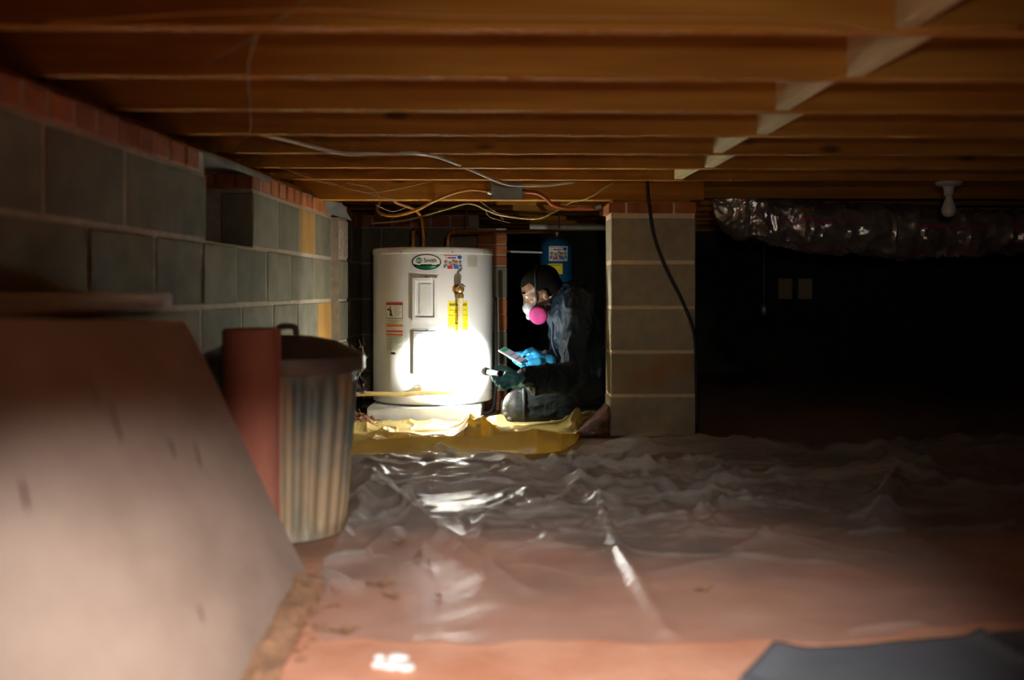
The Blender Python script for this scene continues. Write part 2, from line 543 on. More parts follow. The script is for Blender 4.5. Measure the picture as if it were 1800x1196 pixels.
class MB:
    def __init__(self):
        self.v = []
        self.f = []

    def add(self, vs, fs):
        n = len(self.v)
        self.v += [tuple(p) for p in vs]
        self.f += [tuple(i + n for i in q) for q in fs]
        return self

    def cbox(self, lo, hi, c=0.0, mtx=None):
        """chamfered box"""
        lo, hi = Vector(lo), Vector(hi)
        if c <= 0:
            vs = [(x, y, z) for x in (lo.x, hi.x) for y in (lo.y, hi.y) for z in (lo.z, hi.z)]
            fs = [(0, 1, 3, 2), (4, 6, 7, 5), (0, 4, 5, 1), (2, 3, 7, 6), (0, 2, 6, 4), (1, 5, 7, 3)]
        else:
            bm = bmesh.new()
            bmesh.ops.create_cube(bm, size=1.0)
            for v in bm.verts:
                v.co = Vector((lo.x if v.co.x < 0 else hi.x, lo.y if v.co.y < 0 else hi.y, lo.z if v.co.z < 0 else hi.z))
            bmesh.ops.bevel(bm, geom=bm.edges[:], offset=c, segments=1, affect='EDGES', profile=0.5)
            bm.verts.index_update()
            vs = [v.co.copy() for v in bm.verts]
            fs = [[v.index for v in f.verts] for f in bm.faces]
            bm.free()
        if mtx is not None:
            vs = [mtx @ Vector(p) for p in vs]
        return self.add(vs, fs)

    def tube(self, pts, r, seg=8, caps=True, radii=None):
        pts = [Vector(p) for p in pts]
        n = len(pts)
        vs, fs = [], []
        prev = None
        for i, p in enumerate(pts):
            t = (pts[min(i + 1, n - 1)] - pts[max(i - 1, 0)]).normalized()
            if prev is None:
                a = Vector((0, 0, 1)) if abs(t.z) < 0.9 else Vector((1, 0, 0))
                prev = t.cross(a).normalized()
            u = (prev - t * prev.dot(t)).normalized()
            prev = u
            v = t.cross(u)
            rr = radii[i] if radii else r
            for k in range(seg):
                an = 2 * math.pi * k / seg
                vs.append(p + (u * math.cos(an) + v * math.sin(an)) * rr)
        for i in range(n - 1):
            for k in range(seg):
                k2 = (k + 1) % seg
                fs.append((i * seg + k, i * seg + k2, (i + 1) * seg + k2, (i + 1) * seg + k))
        if caps:
            fs.append(tuple(range(seg))[::-1])
            fs.append(tuple((n - 1) * seg + k for k in range(seg)))
        return self.add(vs, fs)

    def lathe(self, prof, centre=(0, 0, 0), axis=(0, 0, 1), seg=32, close=True):
        """prof: list of (radius, height) along axis"""
        q = Vector((0, 0, 1)).rotation_difference(Vector(axis).normalized()).to_matrix()
        c = Vector(centre)
        vs, fs = [], []
        for r, h in prof:
            for k in range(seg):
                an = 2 * math.pi * k / seg
                vs.append(c + q @ Vector((r * math.cos(an), r * math.sin(an), h)))
        for i in range(len(prof) - 1):
            for k in range(seg):
                k2 = (k + 1) % seg
                fs.append((i * seg + k, i * seg + k2, (i + 1) * seg + k2, (i + 1) * seg + k))
        if close:
            fs.append(tuple(range(seg))[::-1])
            fs.append(tuple((len(prof) - 1) * seg + k for k in range(seg)))
        return self.add(vs, fs)

    def ellipsoid(self, c, r, rot=None, seg=20, rings=12):
        c = Vector(c)
        vs, fs = [], []
        for i in range(1, rings):
            th = math.pi * i / rings
            for k in range(seg):
                ph = 2 * math.pi * k / seg
                p = Vector((r[0] * math.sin(th) * math.cos(ph), r[1] * math.sin(th) * math.sin(ph), r[2] * math.cos(th)))
                vs.append(c + (rot @ p if rot else p))
        top = len(vs)
        p = Vector((0, 0, r[2]))
        vs.append(c + (rot @ p if rot else p))
        vs.append(c - (rot @ p if rot else p))
        for i in range(rings - 2):
            for k in range(seg):
                k2 = (k + 1) % seg
                fs.append((i * seg + k, (i + 1) * seg + k, (i + 1) * seg + k2, i * seg + k2))
        for k in range(seg):
            k2 = (k + 1) % seg
            fs.append((top, k, k2))
            fs.append((top + 1, (rings - 2) * seg + k2, (rings - 2) * seg + k))
        return self.add(vs, fs)

    def capsule(self, a, b, ra, rb, scale=(1, 1, 1), seg=18):
        """tapered limb with round ends"""
        a, b = Vector(a), Vector(b)
        t = (b - a)
        ln = max(t.length, 1e-6)
        t = t / ln
        pts, rad = [], []
        for i in range(6, 0, -1):
            an = math.pi / 2 * i / 6.2
            pts.append(a - t * ra * math.sin(an))
            rad.append(ra * math.cos(an))
        for i in range(7):
            k = i / 6
            pts.append(a.lerp(b, k))
            rad.append(ra + (rb - ra) * k)
        for i in range(1, 7):
            an = math.pi / 2 * i / 6.2
            pts.append(b + t * rb * math.sin(an))
            rad.append(rb * math.cos(an))
        n0 = len(self.v)
        self.tube(pts, 0, seg=seg, radii=rad)
        if scale != (1, 1, 1):
            for i in range(n0, len(self.v)):
                p = pts[min((i - n0) // seg, len(pts) - 1)]
                v = self.v[i]
                self.v[i] = tuple(p[j] + (v[j] - p[j]) * scale[j] for j in range(3))
        return self

    def chain(self, pts, rads, scale=(1, 1, 1), seg=16):
        for i in range(len(pts) - 1):
            self.capsule(pts[i], pts[i + 1], rads[i], rads[i + 1], scale, seg)
        return self

    def mesh(self, name):
        me = bpy.data.meshes.new(name)
        me.from_pydata(self.v, [], self.f)
        me.validate()
        return me

    def obj(self, name, material, parent=None, smooth=None):
        return link_mesh(name, self.mesh(name), material, parent, smooth)


def smooth_path(pts, n=8):
    """Catmull-Rom through the given points"""
    pts = [Vector(p) for p in pts]
    q = [pts[0] * 2 - pts[1]] + pts + [pts[-1] * 2 - pts[-2]]
    out = []
    for i in range(1, len(q) - 2):
        a, b, c, d = q[i - 1], q[i], q[i + 1], q[i + 2]
        for k in range(n):
            t = k / n
            out.append(0.5 * ((2 * b) + (c - a) * t + (2 * a - 5 * b + 4 * c - d) * t * t + (3 * b - a - 3 * c + d) * t ** 3))
    out.append(pts[-1])
    return out


def remesh(mb, name, material, parent, voxel=0.006, smooth_it=4, disp=None):
    """weld overlapping closed shapes into one continuous surface"""
    me = mb.mesh(name + '_raw')
    o = bpy.data.objects.new('temp', me)
    C.objects.link(o)
    m = o.modifiers.new('r', 'REMESH')
    m.mode = 'VOXEL'
    m.voxel_size = voxel
    s = o.modifiers.new('s', 'SMOOTH')
    s.iterations = smooth_it
    s.factor = 0.5
    dg = bpy.context.evaluated_depsgraph_get()
    me2 = bpy.data.meshes.new_from_object(o.evaluated_get(dg))
    bpy.data.objects.remove(o)
    bpy.data.meshes.remove(me)
    me2.name = name
    if disp:
        n = len(me2.vertices)
        co = np.empty(n * 3)
        me2.vertices.foreach_get('co', co)
        co = co.reshape(-1, 3)
        no = np.array([v.normal[:] for v in me2.vertices])
        co = co + no * disp(co)[:, None]
        me2.vertices.foreach_set('co', co.ravel())
        me2.update()
    me2.materials.clear()
    return link_mesh(name, me2, material, parent, smooth=180)


def grid_mesh(name, X, Y, Z, material, parent=None, uv=False, smooth=180):
    """2-D arrays of coordinates -> mesh"""
    ny, nx = X.shape
    v = np.stack([X.ravel(), Y.ravel(), Z.ravel()], 1)
    i = np.arange(ny * nx).reshape(ny, nx)
    f = np.stack([i[:-1, :-1].ravel(), i[:-1, 1:].ravel(), i[1:, 1:].ravel(), i[1:, :-1].ravel()], 1)
    me = bpy.data.meshes.new(name)
    me.from_pydata(v.tolist(), [], f.tolist())
    if uv:
        l = me.uv_layers.new(name='UVMap')
        vi = np.empty(len(me.loops), np.int64)
        me.loops.foreach_get('vertex_index', vi)
        uvs = np.stack([(vi // nx) / (ny - 1), (vi % nx) / (nx - 1)], 1)
        l.data.foreach_set('uv', uvs.ravel())
    return link_mesh(name, me, material, parent, smooth=smooth)


BOXES = {}


def block_mesh(dims, c, name):
    key = (tuple(round(d, 3) for d in dims), name)
    if key not in BOXES:
        h = [d / 2 for d in dims]
        BOXES[key] = MB().cbox([-q for q in h], h, c).mesh(name)
    return BOXES[key]


def piece(name, centre, dims, material, parent, rotz=0.0, c=0.004, tilt=0.0):
    """one brick, block or board; alike pieces share their mesh"""
    me = block_mesh(dims, c, material)
    return link_mesh(name, me, material, parent, loc=centre, rot=(0, tilt, rotz))


# ------------------------------------------------------------------ floor


def ground(x, y):
    p = np.stack([x, y, np.zeros_like(x)], -1).reshape(-1, 3)
    k = .25 + .75 * np.clip((p[:, 1] - 2.3) / 1.0, 0, 1)      # flattened near the entrance to keep heater reflections off the sheet
    g = (fbm(p, 1.3, 4, 3) - 0.5) * 0.035 * k + (fbm(p, 9, 3, 8) - 0.5) * 0.008 * k
    g = g.reshape(x.shape)
    # the dirt rises towards the far end beyond the pillar
    return g - 0.004


xs = np.linspace(-1.15, 4.7, 240)
ys = np.linspace(-1.2, 8.3, 320)
GX, GY = np.meshgrid(xs, ys)
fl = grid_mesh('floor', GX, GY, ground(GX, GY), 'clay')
tag(fl, 'bare red clay ground of the crawl space', 'floor', kind='structure')

# ------------------------------------------------------------------ left wall of concrete blocks
WU = Vector((0.0357, 1, 0)).normalized()
WN = Vector((WU.y, -WU.x, 0))
WO = Vector((-1.053, 0, 0))
WR = -math.atan2(0.0357, 1)
ZT = [0.0, 0.203, 0.406, 0.609, 0.812, 1.015]     # course lines


def wall_pt(s, d, z):
    """s along the wall, d out of its face into the room"""
    p = WO + WU * s + WN * d
    return Vector((p.x, p.y, z))


def wall_box(mb, s0, s1, d0, d1, z0, z1, c=0.0):
    m = Matrix.Translation(WO) @ Matrix.Rotation(WR, 4, 'Z')
    mb.cbox((d0, s0, z0), (d1, s1, z1), c, m)


core = MB()
S_END = 5.70
for ci in range(5):
    z0, z1 = ZT[ci] - (0.06 if ci == 0 else 0), ZT[ci + 1]
    if ci == 4:
        wall_box(core, -1.0, 3.07, -0.20, -0.003, z0, z1)
        wall_box(core, 3.57, S_END, -0.20, -0.003, z0, z1)
    else:
        wall_box(core, -1.0, S_END, -0.20, -0.003, z0, z1)
wall_box(core, -1.0, 3.07, -0.20, -0.006, 1.015, 1.085)
wall_box(core, 3.57, S_END, -0.20, -0.006, 1.015, 1.085)
wall_box(core, 4.862, 5.056, -0.20, 0.034, -.06, 1.015)
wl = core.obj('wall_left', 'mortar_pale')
tag(wl, 'concrete block foundation wall with a brick top course', 'wall', kind='structure')

joints = {
    4: [-0.75, -0.34, 0.06, 0.46, 0.865, 1.27, 1.674, 2.085, 2.486, 3.084, None, 3.56, 3.90, 4.24, 4.52, 4.857, None, 5.07, 5.36, 5.68],
    3: [-0.55, -0.14, 0.26, 0.66, 1.07, 1.475, 1.88, 2.285, 2.673, 3.044, 3.379, 3.74, 4.10, 4.50, 4.857, None, 5.07, 5.47, 5.68],
    2: [-0.60, -0.2, 0.21, 0.61, 1.02, 1.42, 1.825, 2.23, 2.63, 3.03, 3.435, 3.83, 4.20, 4.57, 4.857, None, 5.07, 5.30, 5.68],
    1: [-0.75, -0.34, 0.06, 0.46, 0.865, 1.27, 1.674, 2.08, 2.486, 2.89, 3.29, 3.70, 4.10, 4.50, 4.857, None, 5.07, 5.45, 5.68],
    0: [-0.55, -0.14, 0.26, 0.66, 1.07, 1.475, 1.88, 2.285, 2.69, 3.09, 3.49, 3.89, 4.29, 4.57, 4.857, None, 5.07, 5.30, 5.68],
}
GAP = 0.011
for ci, js in joints.items():
    for a, b in zip(js, js[1:]):
        if a is None or b is None:
            continue
        if b < 0.3:
            continue
        ln = b - a - GAP
        ma = 'block'
        if ci == 4 and abs(a - 4.24) < .01:
            ma = 'block_ochre'
        if ci == 2 and abs(a - 4.57) < .01:
            ma = 'block_ochre'
        cz = (ZT[ci] + ZT[ci + 1]) / 2
        c = wall_pt((a + b) / 2, -0.06, cz)
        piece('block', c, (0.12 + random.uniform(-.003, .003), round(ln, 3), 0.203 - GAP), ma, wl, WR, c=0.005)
# the pilaster that stands 4 cm out of the wall near its far corner
for ci in range(5):
    cz = (ZT[ci] + ZT[ci + 1]) / 2
    c = wall_pt((4.857 + 5.06) / 2 + .004, -0.04, cz)
    piece('block', c, (0.16, 0.197, 0.203 - GAP), 'block_pale' if ci == 4 else 'block', wl, WR, c=0.006)
# the header bricks on top
s = 0.33
while s < 5.66:
    if not (3.0 < s < 3.56):
        c = wall_pt(s + 0.05 + random.uniform(-.004, .004), -0.06 + (0.04 if 4.85 < s < 5.0 else 0) + random.uniform(-.003, .004), 1.0525)
        piece('brick', c, (0.12, round(random.choice((.094, .098, .09)), 3), 0.062), 'brick', wl, WR, c=0.005, tilt=random.uniform(-.02, .02))
    s += 0.112
# far reveal of the vent opening: bricks laid flat over a block end
for k in range(3):
    c = wall_pt(3.575, -0.03 - k * 0.07, 1.05)
    piece('brick', c, (0.062, 0.05, 0.055), 'brick', wl, WR, c=0.004)
# closing slab outside the vent
cl = MB()
wall_box(cl, 2.9, 3.8, -0.30, -0.24, 0.75, 1.12)
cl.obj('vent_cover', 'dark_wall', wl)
# wooden sill plate
sp = MB()
wall_box(sp, -1.0, 5.68, -0.19, -0.075, 1.086, 1.1265, 0.003)
tag(sp.obj('trim_1', 'pine'), 'wooden sill plate lying on top of the left wall', 'sill', kind='structure')
# sheet-metal flashing over the vent
fm = MB()
wall_box(fm, 3.02, 3.75, -0.12, 0.012, 1.0795, 1.0835)
wall_box(fm, 3.02, 3.75, 0.010, 0.0125, 1.062, 1.0835)
tag(fm.obj('metal_flashing', 'flashing'), 'bent sheet metal strip above the dark vent opening in the block wall', 'flashing')
# torn flashing sheet at the far corner
fv = [P(565, 372, 4.72), P(572, 352, 4.72), P(601, 357, 4.80), P(618, 388, 4.86)]
ft = MB().add(fv + [v + Vector((-.01, .01, .004)) for v in fv],
              [(0, 1, 2, 3), (7, 6, 5, 4), (0, 4, 5, 1), (1, 5, 6, 2), (2, 6, 7, 3), (3, 7, 4, 0)])
tag(ft.obj('metal_flashing', 'flashing'), 'torn triangular piece of grey sheet metal at the far corner of the left wall', 'flashing')

# ------------------------------------------------------------------ back wall behind the heater
BX0, BX1, BY = -0.90, -0.19, 5.66
bw = MB().cbox((BX0 - .2, BY + .005, -.06), (BX1, BY + .20, 1.015), 0).cbox((BX0 - .2, BY + .006, 1.015), (BX1, BY + .20, 1.085), 0).obj('wall_back', 'mortar_pale')
tag(bw, 'dark block wall behind the water heater', 'wall', kind='structure')
for ci in range(5):
    a = BX0 + (-.05 if ci % 2 else -.25)
    while a < BX1 - .02:
        b = min(a + .406, BX1)
        piece('block', ((a + b) / 2, BY + .06, (ZT[ci] + ZT[ci + 1]) / 2), (round(b - a - GAP, 3), .12, .203 - GAP), 'block', bw, 0, c=.005)
        a = b
a = BX0
while a < BX1 - .05:
    piece('brick', (a + .05, BY + .06, 1.05), (.098, .12, .06), 'brick', bw, 0, c=.005)
    a += .111

# brick and block pier at the end of the back wall
QY = 5.50
qx0, qx1 = -0.19, -0.028
pier = thing('brick_pier', (-.11, QY + .1, 0), 'narrow pier of mixed brick and block just right of the water heater', 'pier')
MB().cbox((qx0 - .0, QY + .006, -.05), (qx1 - .004, QY + .25, 1.0)).obj('mortar_core', 'mortar_pale', pier)


def qz(py):
    return ZC - (py - HOR) * QY / F


for (p0, p1, xa, kind) in [(412, 429, qx0, 'brick'), (431, 448, qx0, 'brick'), (450, 467, qx0, 'brick'), (469, 524, qx0, 'block'),
                           (526, 552, -.075, 'brick'), (554, 581, -.075, 'brick'), (526, 581, qx0, 'half'), (584, 640, qx0, 'block'), (642, 684, qx0, 'block'),
                           (688, 708, qx0, 'brick'), (710, 729, qx0, 'brick')]:
    z1, z0 = qz(p0), qz(p1)
    xb = qx1 if kind != 'half' else -.082
    piece('brick' if kind == 'brick' else 'block', ((xa + xb) / 2, QY + .06, (z0 + z1) / 2), (round(xb - xa, 3), .12, round(z1 - z0, 3)),
          'brick' if kind == 'brick' else 'block_pale' if kind == 'half' else 'block', pier, 0, c=.004)
# loose grey block on the ground by the pier
lb = piece('concrete_block', (-.012, 5.28, .100), (.10, .14, .075), 'block_face', None, 0.1, c=.004)
lb.location.z = .035
tag(lb, 'loose grey concrete block on the ground behind the kneeling man\'s knee', 'block')

# far walls that close the dark space
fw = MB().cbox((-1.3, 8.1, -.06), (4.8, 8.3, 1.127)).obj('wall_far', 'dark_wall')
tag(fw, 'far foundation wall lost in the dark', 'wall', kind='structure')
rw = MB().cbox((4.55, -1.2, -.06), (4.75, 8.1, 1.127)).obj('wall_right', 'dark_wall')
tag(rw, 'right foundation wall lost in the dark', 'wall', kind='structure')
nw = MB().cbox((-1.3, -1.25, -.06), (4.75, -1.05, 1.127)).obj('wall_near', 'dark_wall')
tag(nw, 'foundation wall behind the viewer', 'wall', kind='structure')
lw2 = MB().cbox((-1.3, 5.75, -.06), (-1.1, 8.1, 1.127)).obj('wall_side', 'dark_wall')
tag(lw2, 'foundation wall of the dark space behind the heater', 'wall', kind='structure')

# ------------------------------------------------------------------ ceiling: subfloor, joists, blocking, girder
JB = ZC + 0.467         # underside of the joists
JH = 0.19
CA = R(1.4)             # the joists run a little askew to the view
ceil = MB().cbox((-1.3, -1.25, JB + JH), (4.8, 8.3, JB + JH + .03)).obj('ceiling', 'subfloor')
tag(ceil, 'underside of the wooden floor above', 'ceiling', kind='structure')
jd = [1.776 + .4062 * k for k in range(-6, 7)] + [5.02 + .4062 * k for k in range(8)]
JL = 5.70
for d in jd:
    cx = -1.20 + JL / 2
    piece('joist', (cx, d + .019 + cx * math.tan(CA), JB + JH / 2), (JL, .038, JH), 'pine', ceil, CA, c=.002)
for k in range(-5, 7):
    d = 1.776 + .4062 * (k - 1) + .038
    L_ = .4062 - .040
    xb = (.692 if k % 2 == 0 else .742)
    cy = d + L_ / 2 + xb * math.tan(CA)
    piece('blocking', (xb + .019, cy, JB + JH / 2 + .001), (.036, L_, JH - .004), 'pine_pale', ceil, CA, c=.002)
GY0 = 4.60
piece('girder', (-.06, GY0 + .04, (1.077 + 1.25) / 2), (1.90, .08, 1.25 - 1.077), 'pine', ceil, R(.6), c=.002)

# ------------------------------------------------------------------ the block pillar
PA = R(1.2)
PX0, PX1, PY0 = 0.448, 0.839, 4.557
pil = thing('block_pillar', ((PX0 + PX1) / 2, PY0 + .1, 0), 'free-standing pillar of stacked concrete blocks with a brick cap holding the girder', 'pillar')
pc = Vector(((PX0 + PX1) / 2, PY0 + .1, 0))
rotp = Matrix.Translation(pc) @ Matrix.Rotation(PA, 4, 'Z')


def pzz(py):
    return ZC - (py - HOR) * PY0 / F


MB().cbox((-.1935, -.098, -.05), (.1935, .098, 1.06), 0.002, rotp).obj('mortar_core', 'mortar', pil)
lines = [(383, 459), (464, 539), (543, 617), (621, 694), (698, 790)]
for i, (a, b) in enumerate(lines):
    z1, z0 = pzz(a), pzz(b)
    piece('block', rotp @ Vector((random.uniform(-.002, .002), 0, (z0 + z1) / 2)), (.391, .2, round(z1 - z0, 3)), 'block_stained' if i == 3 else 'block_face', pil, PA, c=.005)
zb0, zb1 = pzz(375), pzz(357)
for i, (a, b) in enumerate([(1068, 1098), (1102, 1140), (1144, 1182), (1186, 1224)]):
    xa, xb = ((a - 900) * PY0 / F) - pc.x, ((b - 900) * PY0 / F) - pc.x
    piece('brick', rotp @ Vector(((xa + xb) / 2, 0, (zb0 + zb1) / 2)), (round(xb - xa, 3), .205, round(zb1 - zb0, 3)), 'brick', pil, PA, c=.004)
# wooden shim between cap and girder
piece('shim', rotp @ Vector((0, 0, (zb1 + 1.077) / 2)), (.36, .12, max(.006, 1.077 - zb1 - .002)), 'pine', pil, PA, c=.001)

# ------------------------------------------------------------------ clear plastic sheet on the floor


def seg_dist(x, y, a, b):
    ax, ay = a
    bx, by = b
    dx, dy = bx - ax, by - ay
    t = np.clip(((x - ax) * dx + (y - ay) * dy) / (dx * dx + dy * dy), 0, 1)
    return np.hypot(x - ax - t * dx, y - ay - t * dy), t


def fpx(px, py, z=0.0):
    """ground point seen at a pixel"""
    Y = (ZC - z) * F / (py - HOR)
    return ((px - 900) * Y / F, Y)


nx, ny = 460, 420
u = np.linspace(0, 1, nx) ** 1.35
v = np.linspace(0, 1, ny)
yv = 1.865 + v * (4.42 - 1.865)
xl = np.interp(yv, [1.86, 1.95, 2.27, 2.45, 2.60, 2.9, 3.1, 3.4, 4.5], [-.35, -.395, -.44, -.455, -.449, -.442, -.55, -.78, -.80])
XR = 3.3
SX = xl[:, None] + (XR - xl[:, None]) * u[None, :]
SY = np.repeat(yv[:, None], nx, 1)
front = np.interp(SX[0], [-.4, .3, .6, .82, 1.02, 1.4, 3.3], [1.86, 1.855, 1.86, 1.93, 1.99, 2.05, 2.2]) + .012 * np.sin(SX[0] * 17) + .006 * np.sin(SX[0] * 41 + 1)
SY = front[None, :] + (4.42 - front[None, :]) * v[:, None]
pp = np.stack([SX.ravel(), SY.ravel(), np.zeros(SX.size)], 1)
zz = ground(SX, SY) + 0.006
far = np.clip((SY - 2.3) / 1.2, 0, 1)
rot = np.stack([pp[:, 0] * .8 + pp[:, 1] * .6, pp[:, 1] * .55 - pp[:, 0] * .5, pp[:, 2]], 1)
warp = pp.copy()
warp[:, 0] += (fbm(pp, 2.2, 3, 30) - .5) * .5
warp[:, 1] += (fbm(pp, 2.2, 3, 34) - .5) * .5
warp[:, 1] *= 1.7
rid = fbm(warp, 2.6, 4, 11, ridged=True).reshape(SX.shape)
rid2 = fbm(rot, 5.5, 3, 21, ridged=True).reshape(SX.shape)
zz += (np.clip(rid - .42, 0, 1) * .115 + np.clip(rid2 - .5, 0, 1) * .05) * (.05 + .95 * far)
ridges = [
    (fpx(1045, 875), fpx(1080, 960), .028, .014), (fpx(1080, 960), fpx(1168, 1120), .030, .020),
    (fpx(905, 885), fpx(828, 952), .020, .016),
    (fpx(1150, 780), fpx(1045, 835), .030, .020), (fpx(1045, 835), fpx(975, 905), .030, .022),
    (fpx(1330, 780), fpx(1090, 905), .020, .03), (fpx(1170, 890), fpx(1110, 925), .020, .02),
    (fpx(760, 795), fpx(640, 820), .035, .03), (fpx(830, 800), fpx(760, 830), .03, .03),
    (fpx(660, 868), fpx(780, 955), .055, .030), (fpx(780, 955), fpx(920, 1040), .022, .022),
    (fpx(655, 870), fpx(590, 955), .045, .03), (fpx(620, 1040), fpx(545, 1015), .03, .02),
    (fpx(640, 985), fpx(560, 1000), .03, .018), (fpx(700, 935), fpx(640, 975), .02, .015),
    (fpx(1290, 905), fpx(1180, 960), .012, .02), (fpx(1350, 975), fpx(1150, 1010), .012, .03),
    (fpx(1540, 920), fpx(1580, 830), .04, .02), (fpx(1620, 1100), fpx(1500, 1112), .015, .012),
    (fpx(1010, 780), fpx(860, 812), .03, .02), (fpx(1000, 830), fpx(880, 845), .022, .018),
    (fpx(940, 850), fpx(800, 850), .016, .02), (fpx(1200, 830), fpx(1100, 855), .02, .02),
]
rr_ = random.Random(5)
for k in range(46):
    cx_, cy_ = rr_.uniform(-.45, 1.5), rr_.uniform(2.65, 3.75)
    an_, ln2 = rr_.choice((rr_.uniform(-.45, .45), rr_.uniform(.5, 1.2))), rr_.uniform(.06, .22)
    ridges.append(((cx_ - ln2 * math.cos(an_), cy_ - ln2 * math.sin(an_)), (cx_ + ln2 * math.cos(an_), cy_ + ln2 * math.sin(an_)), rr_.uniform(.010, .024), rr_.uniform(.009, .016)))
for a, b, h, wd in ridges:
    dist, t = seg_dist(SX, SY, a, b)
    zz += h * np.exp(-(dist / wd) ** 1.4) * (0.35 + 0.65 * np.sin(np.pi * np.clip(t * .8 + .15, 0, 1)))
# the sheet lies flat where the pillar stands close behind it and tucks under the yellow sheet
tuck = np.clip((SY - np.interp(SX, [.1, .45], [3.72, 4.15])) / .2, 0, 1)
zz = zz * (1 - tuck) + (ground(SX, SY) + .006) * tuck
sheet = grid_mesh('plastic_sheet', SX, SY, zz, 'clear_film')
tag(sheet, 'wrinkled clear plastic vapour barrier spread over the red clay floor', 'plastic sheet')

# ------------------------------------------------------------------ yellow plastic sheet in front of the heater
nx, ny = 330, 260
u = np.linspace(0, 1, nx)
v = np.linspace(0, 1, ny)
X0, X1 = -.80, .42
YX = np.repeat((X0 + (X1 - X0) * u)[None, :], ny, 0)
xr = YX[0]
ystart = np.interp(xr, [-.8, -.6, -.4, 0.1, .20, .27, .33, .42], [3.86, 3.93, 3.98, 3.99, 4.06, 4.25, 4.60, 4.68])
yend = np.interp(xr, [-.8, -.14, -.07, .0, .42], [4.775, 4.775, 4.85, 5.2, 5.25])
liph = np.interp(xr, [-.8, -.62, -.4, -.1, .02, .09, .18, .30, .42], [.03, .05, .058, .060, .075, .098, .075, .02, .0])
lip = 0.10
t = np.clip(v / lip, 0, 1)[:, None]
rest = np.clip((v - lip) / (1 - lip), 0, 1)[:, None]
YY = ystart[None, :] + .035 * t ** 1.5 + (yend - ystart - .035)[None, :] * rest
pp = np.stack([YX.ravel(), YY.ravel(), np.zeros(YX.size)], 1)
wq = pp.copy()
wq[:, 0] += (fbm(pp, 3, 3, 50) - .5) * .3
rid = fbm(wq, 4.5, 4, 41, ridged=True).reshape(YX.shape)
base = ground(YX, YY) + .012 + np.clip(rid - .40, 0, 1) * .055 + np.interp(YY, [4.0, 4.4, 4.75, 5.2], [.0, .012, .030, .02])
ZZ = ground(YX, YY) + .014 + (liph[None, :] * t) * np.exp(-(rest / .10) ** 1.3) + (base - ground(YX, YY) - .014) * np.clip(rest * 5, 0, 1)
for a, b, h, wd in [((-.188, 4.53), (-.195, 4.12), .065, .040), ((-.15, 4.36), (.06, 4.22), .040, .03), ((-.10, 4.45), (-.17, 4.15), .03, .02),
                    ((.31, 4.68), (.42, 4.76), .06, .05), ((-.6, 4.35), (-.35, 4.2), .025, .03)]:
    dist, tt = seg_dist(YX, YY, a, b)
    ZZ += h * np.exp(-(dist / wd) ** 1.2) * np.clip(rest * 6, 0, 1)
ysheet = grid_mesh('plastic_sheet', YX, YY, ZZ, 'yellow_film')
tag(ysheet, 'crumpled yellow plastic sheet with a raised front fold below the water heater', 'plastic sheet')

# dark clay heaped against the foot of the pillar
mx, my = np.meshgrid(np.linspace(.26, .47, 70), np.linspace(4.44, 4.80, 70))
prof = np.clip((mx - .27) / .17, 0, 1) ** 1.2
mz = .005 + .125 * prof * np.clip((my - 4.44) / .06, 0, 1) * np.clip((4.80 - my) / .12, 0, 1) + (fbm(np.stack([mx.ravel(), my.ravel(), 0 * mx.ravel()], 1), 30, 3, 5).reshape(mx.shape) - .5) * .018
mo = grid_mesh('clay_mound', np.clip(mx, 0, .438), my, mz, 'dark_clay')
tag(mo, 'dark red-brown clay heaped against the left foot of the block pillar', 'soil')

# grey tarp in the front right corner
nx, ny = 90, 60
tx, ty = np.meshgrid(np.linspace(0, 1, nx), np.linspace(0, 1, ny))
xe0 = np.interp(ty, [0, .45, .75, 1], [.42, .36, .375, .47])
TX = xe0 + (1.9 - xe0) * tx
yb = np.interp(TX, [.36, .48, .62, .95, 1.3, 1.9], [1.74, 1.80, 1.82, 1.90, 1.97, 2.05])
TY = 1.30 + (yb - 1.30) * ty
tz = ground(TX, TY) + .012 + .004 * fbm(np.stack([TX.ravel(), TY.ravel(), 0 * TX.ravel()], 1), 6, 3, 9).reshape(TX.shape)
dist, _ = seg_dist(TX, TY, fpx(1690, 1105), fpx(1800, 1170))
tz += .014 * np.exp(-(dist / .012) ** 2)
tz += .016 * np.exp(-((tx) / .03) ** 2) * (ty > .3)
tarp = grid_mesh('grey_tarp', TX, TY, tz, 'tarp_grey')
so = tarp.modifiers.new('thick', 'SOLIDIFY')
so.thickness = .003
tag(tarp, 'dark blue-grey tarp lying on the clay in the front right corner', 'tarp')

# ------------------------------------------------------------------ water heater
HC = Vector((-.407, 5.13, 0))
HR = .305
HZ0, HZ1 = .098, .868
heater = thing('water_heater', (HC.x, HC.y, HZ0), 'short white electric water heater standing on a low pad', 'water heater')


def hphi(px):
    """angle round the tank of the point seen at a column"""
    lo, hi = -1.35, 1.35
    for _ in range(40):
        m_ = (lo + hi) / 2
        x = HC.x + HR * math.sin(m_)
        y = HC.y - HR * math.cos(m_)
        if 900 + F * x / y < px:
            lo = m_
        else:
            hi = m_
    return lo


def hz(py, phi):
    y = HC.y - HR * math.cos(phi)
    return ZC - (py - HOR) * y / F


def hmap(phi, z, out=0.0):
    r = HR + out
    return Vector((HC.x + r * math.sin(phi), HC.y - r * math.cos(phi), z))


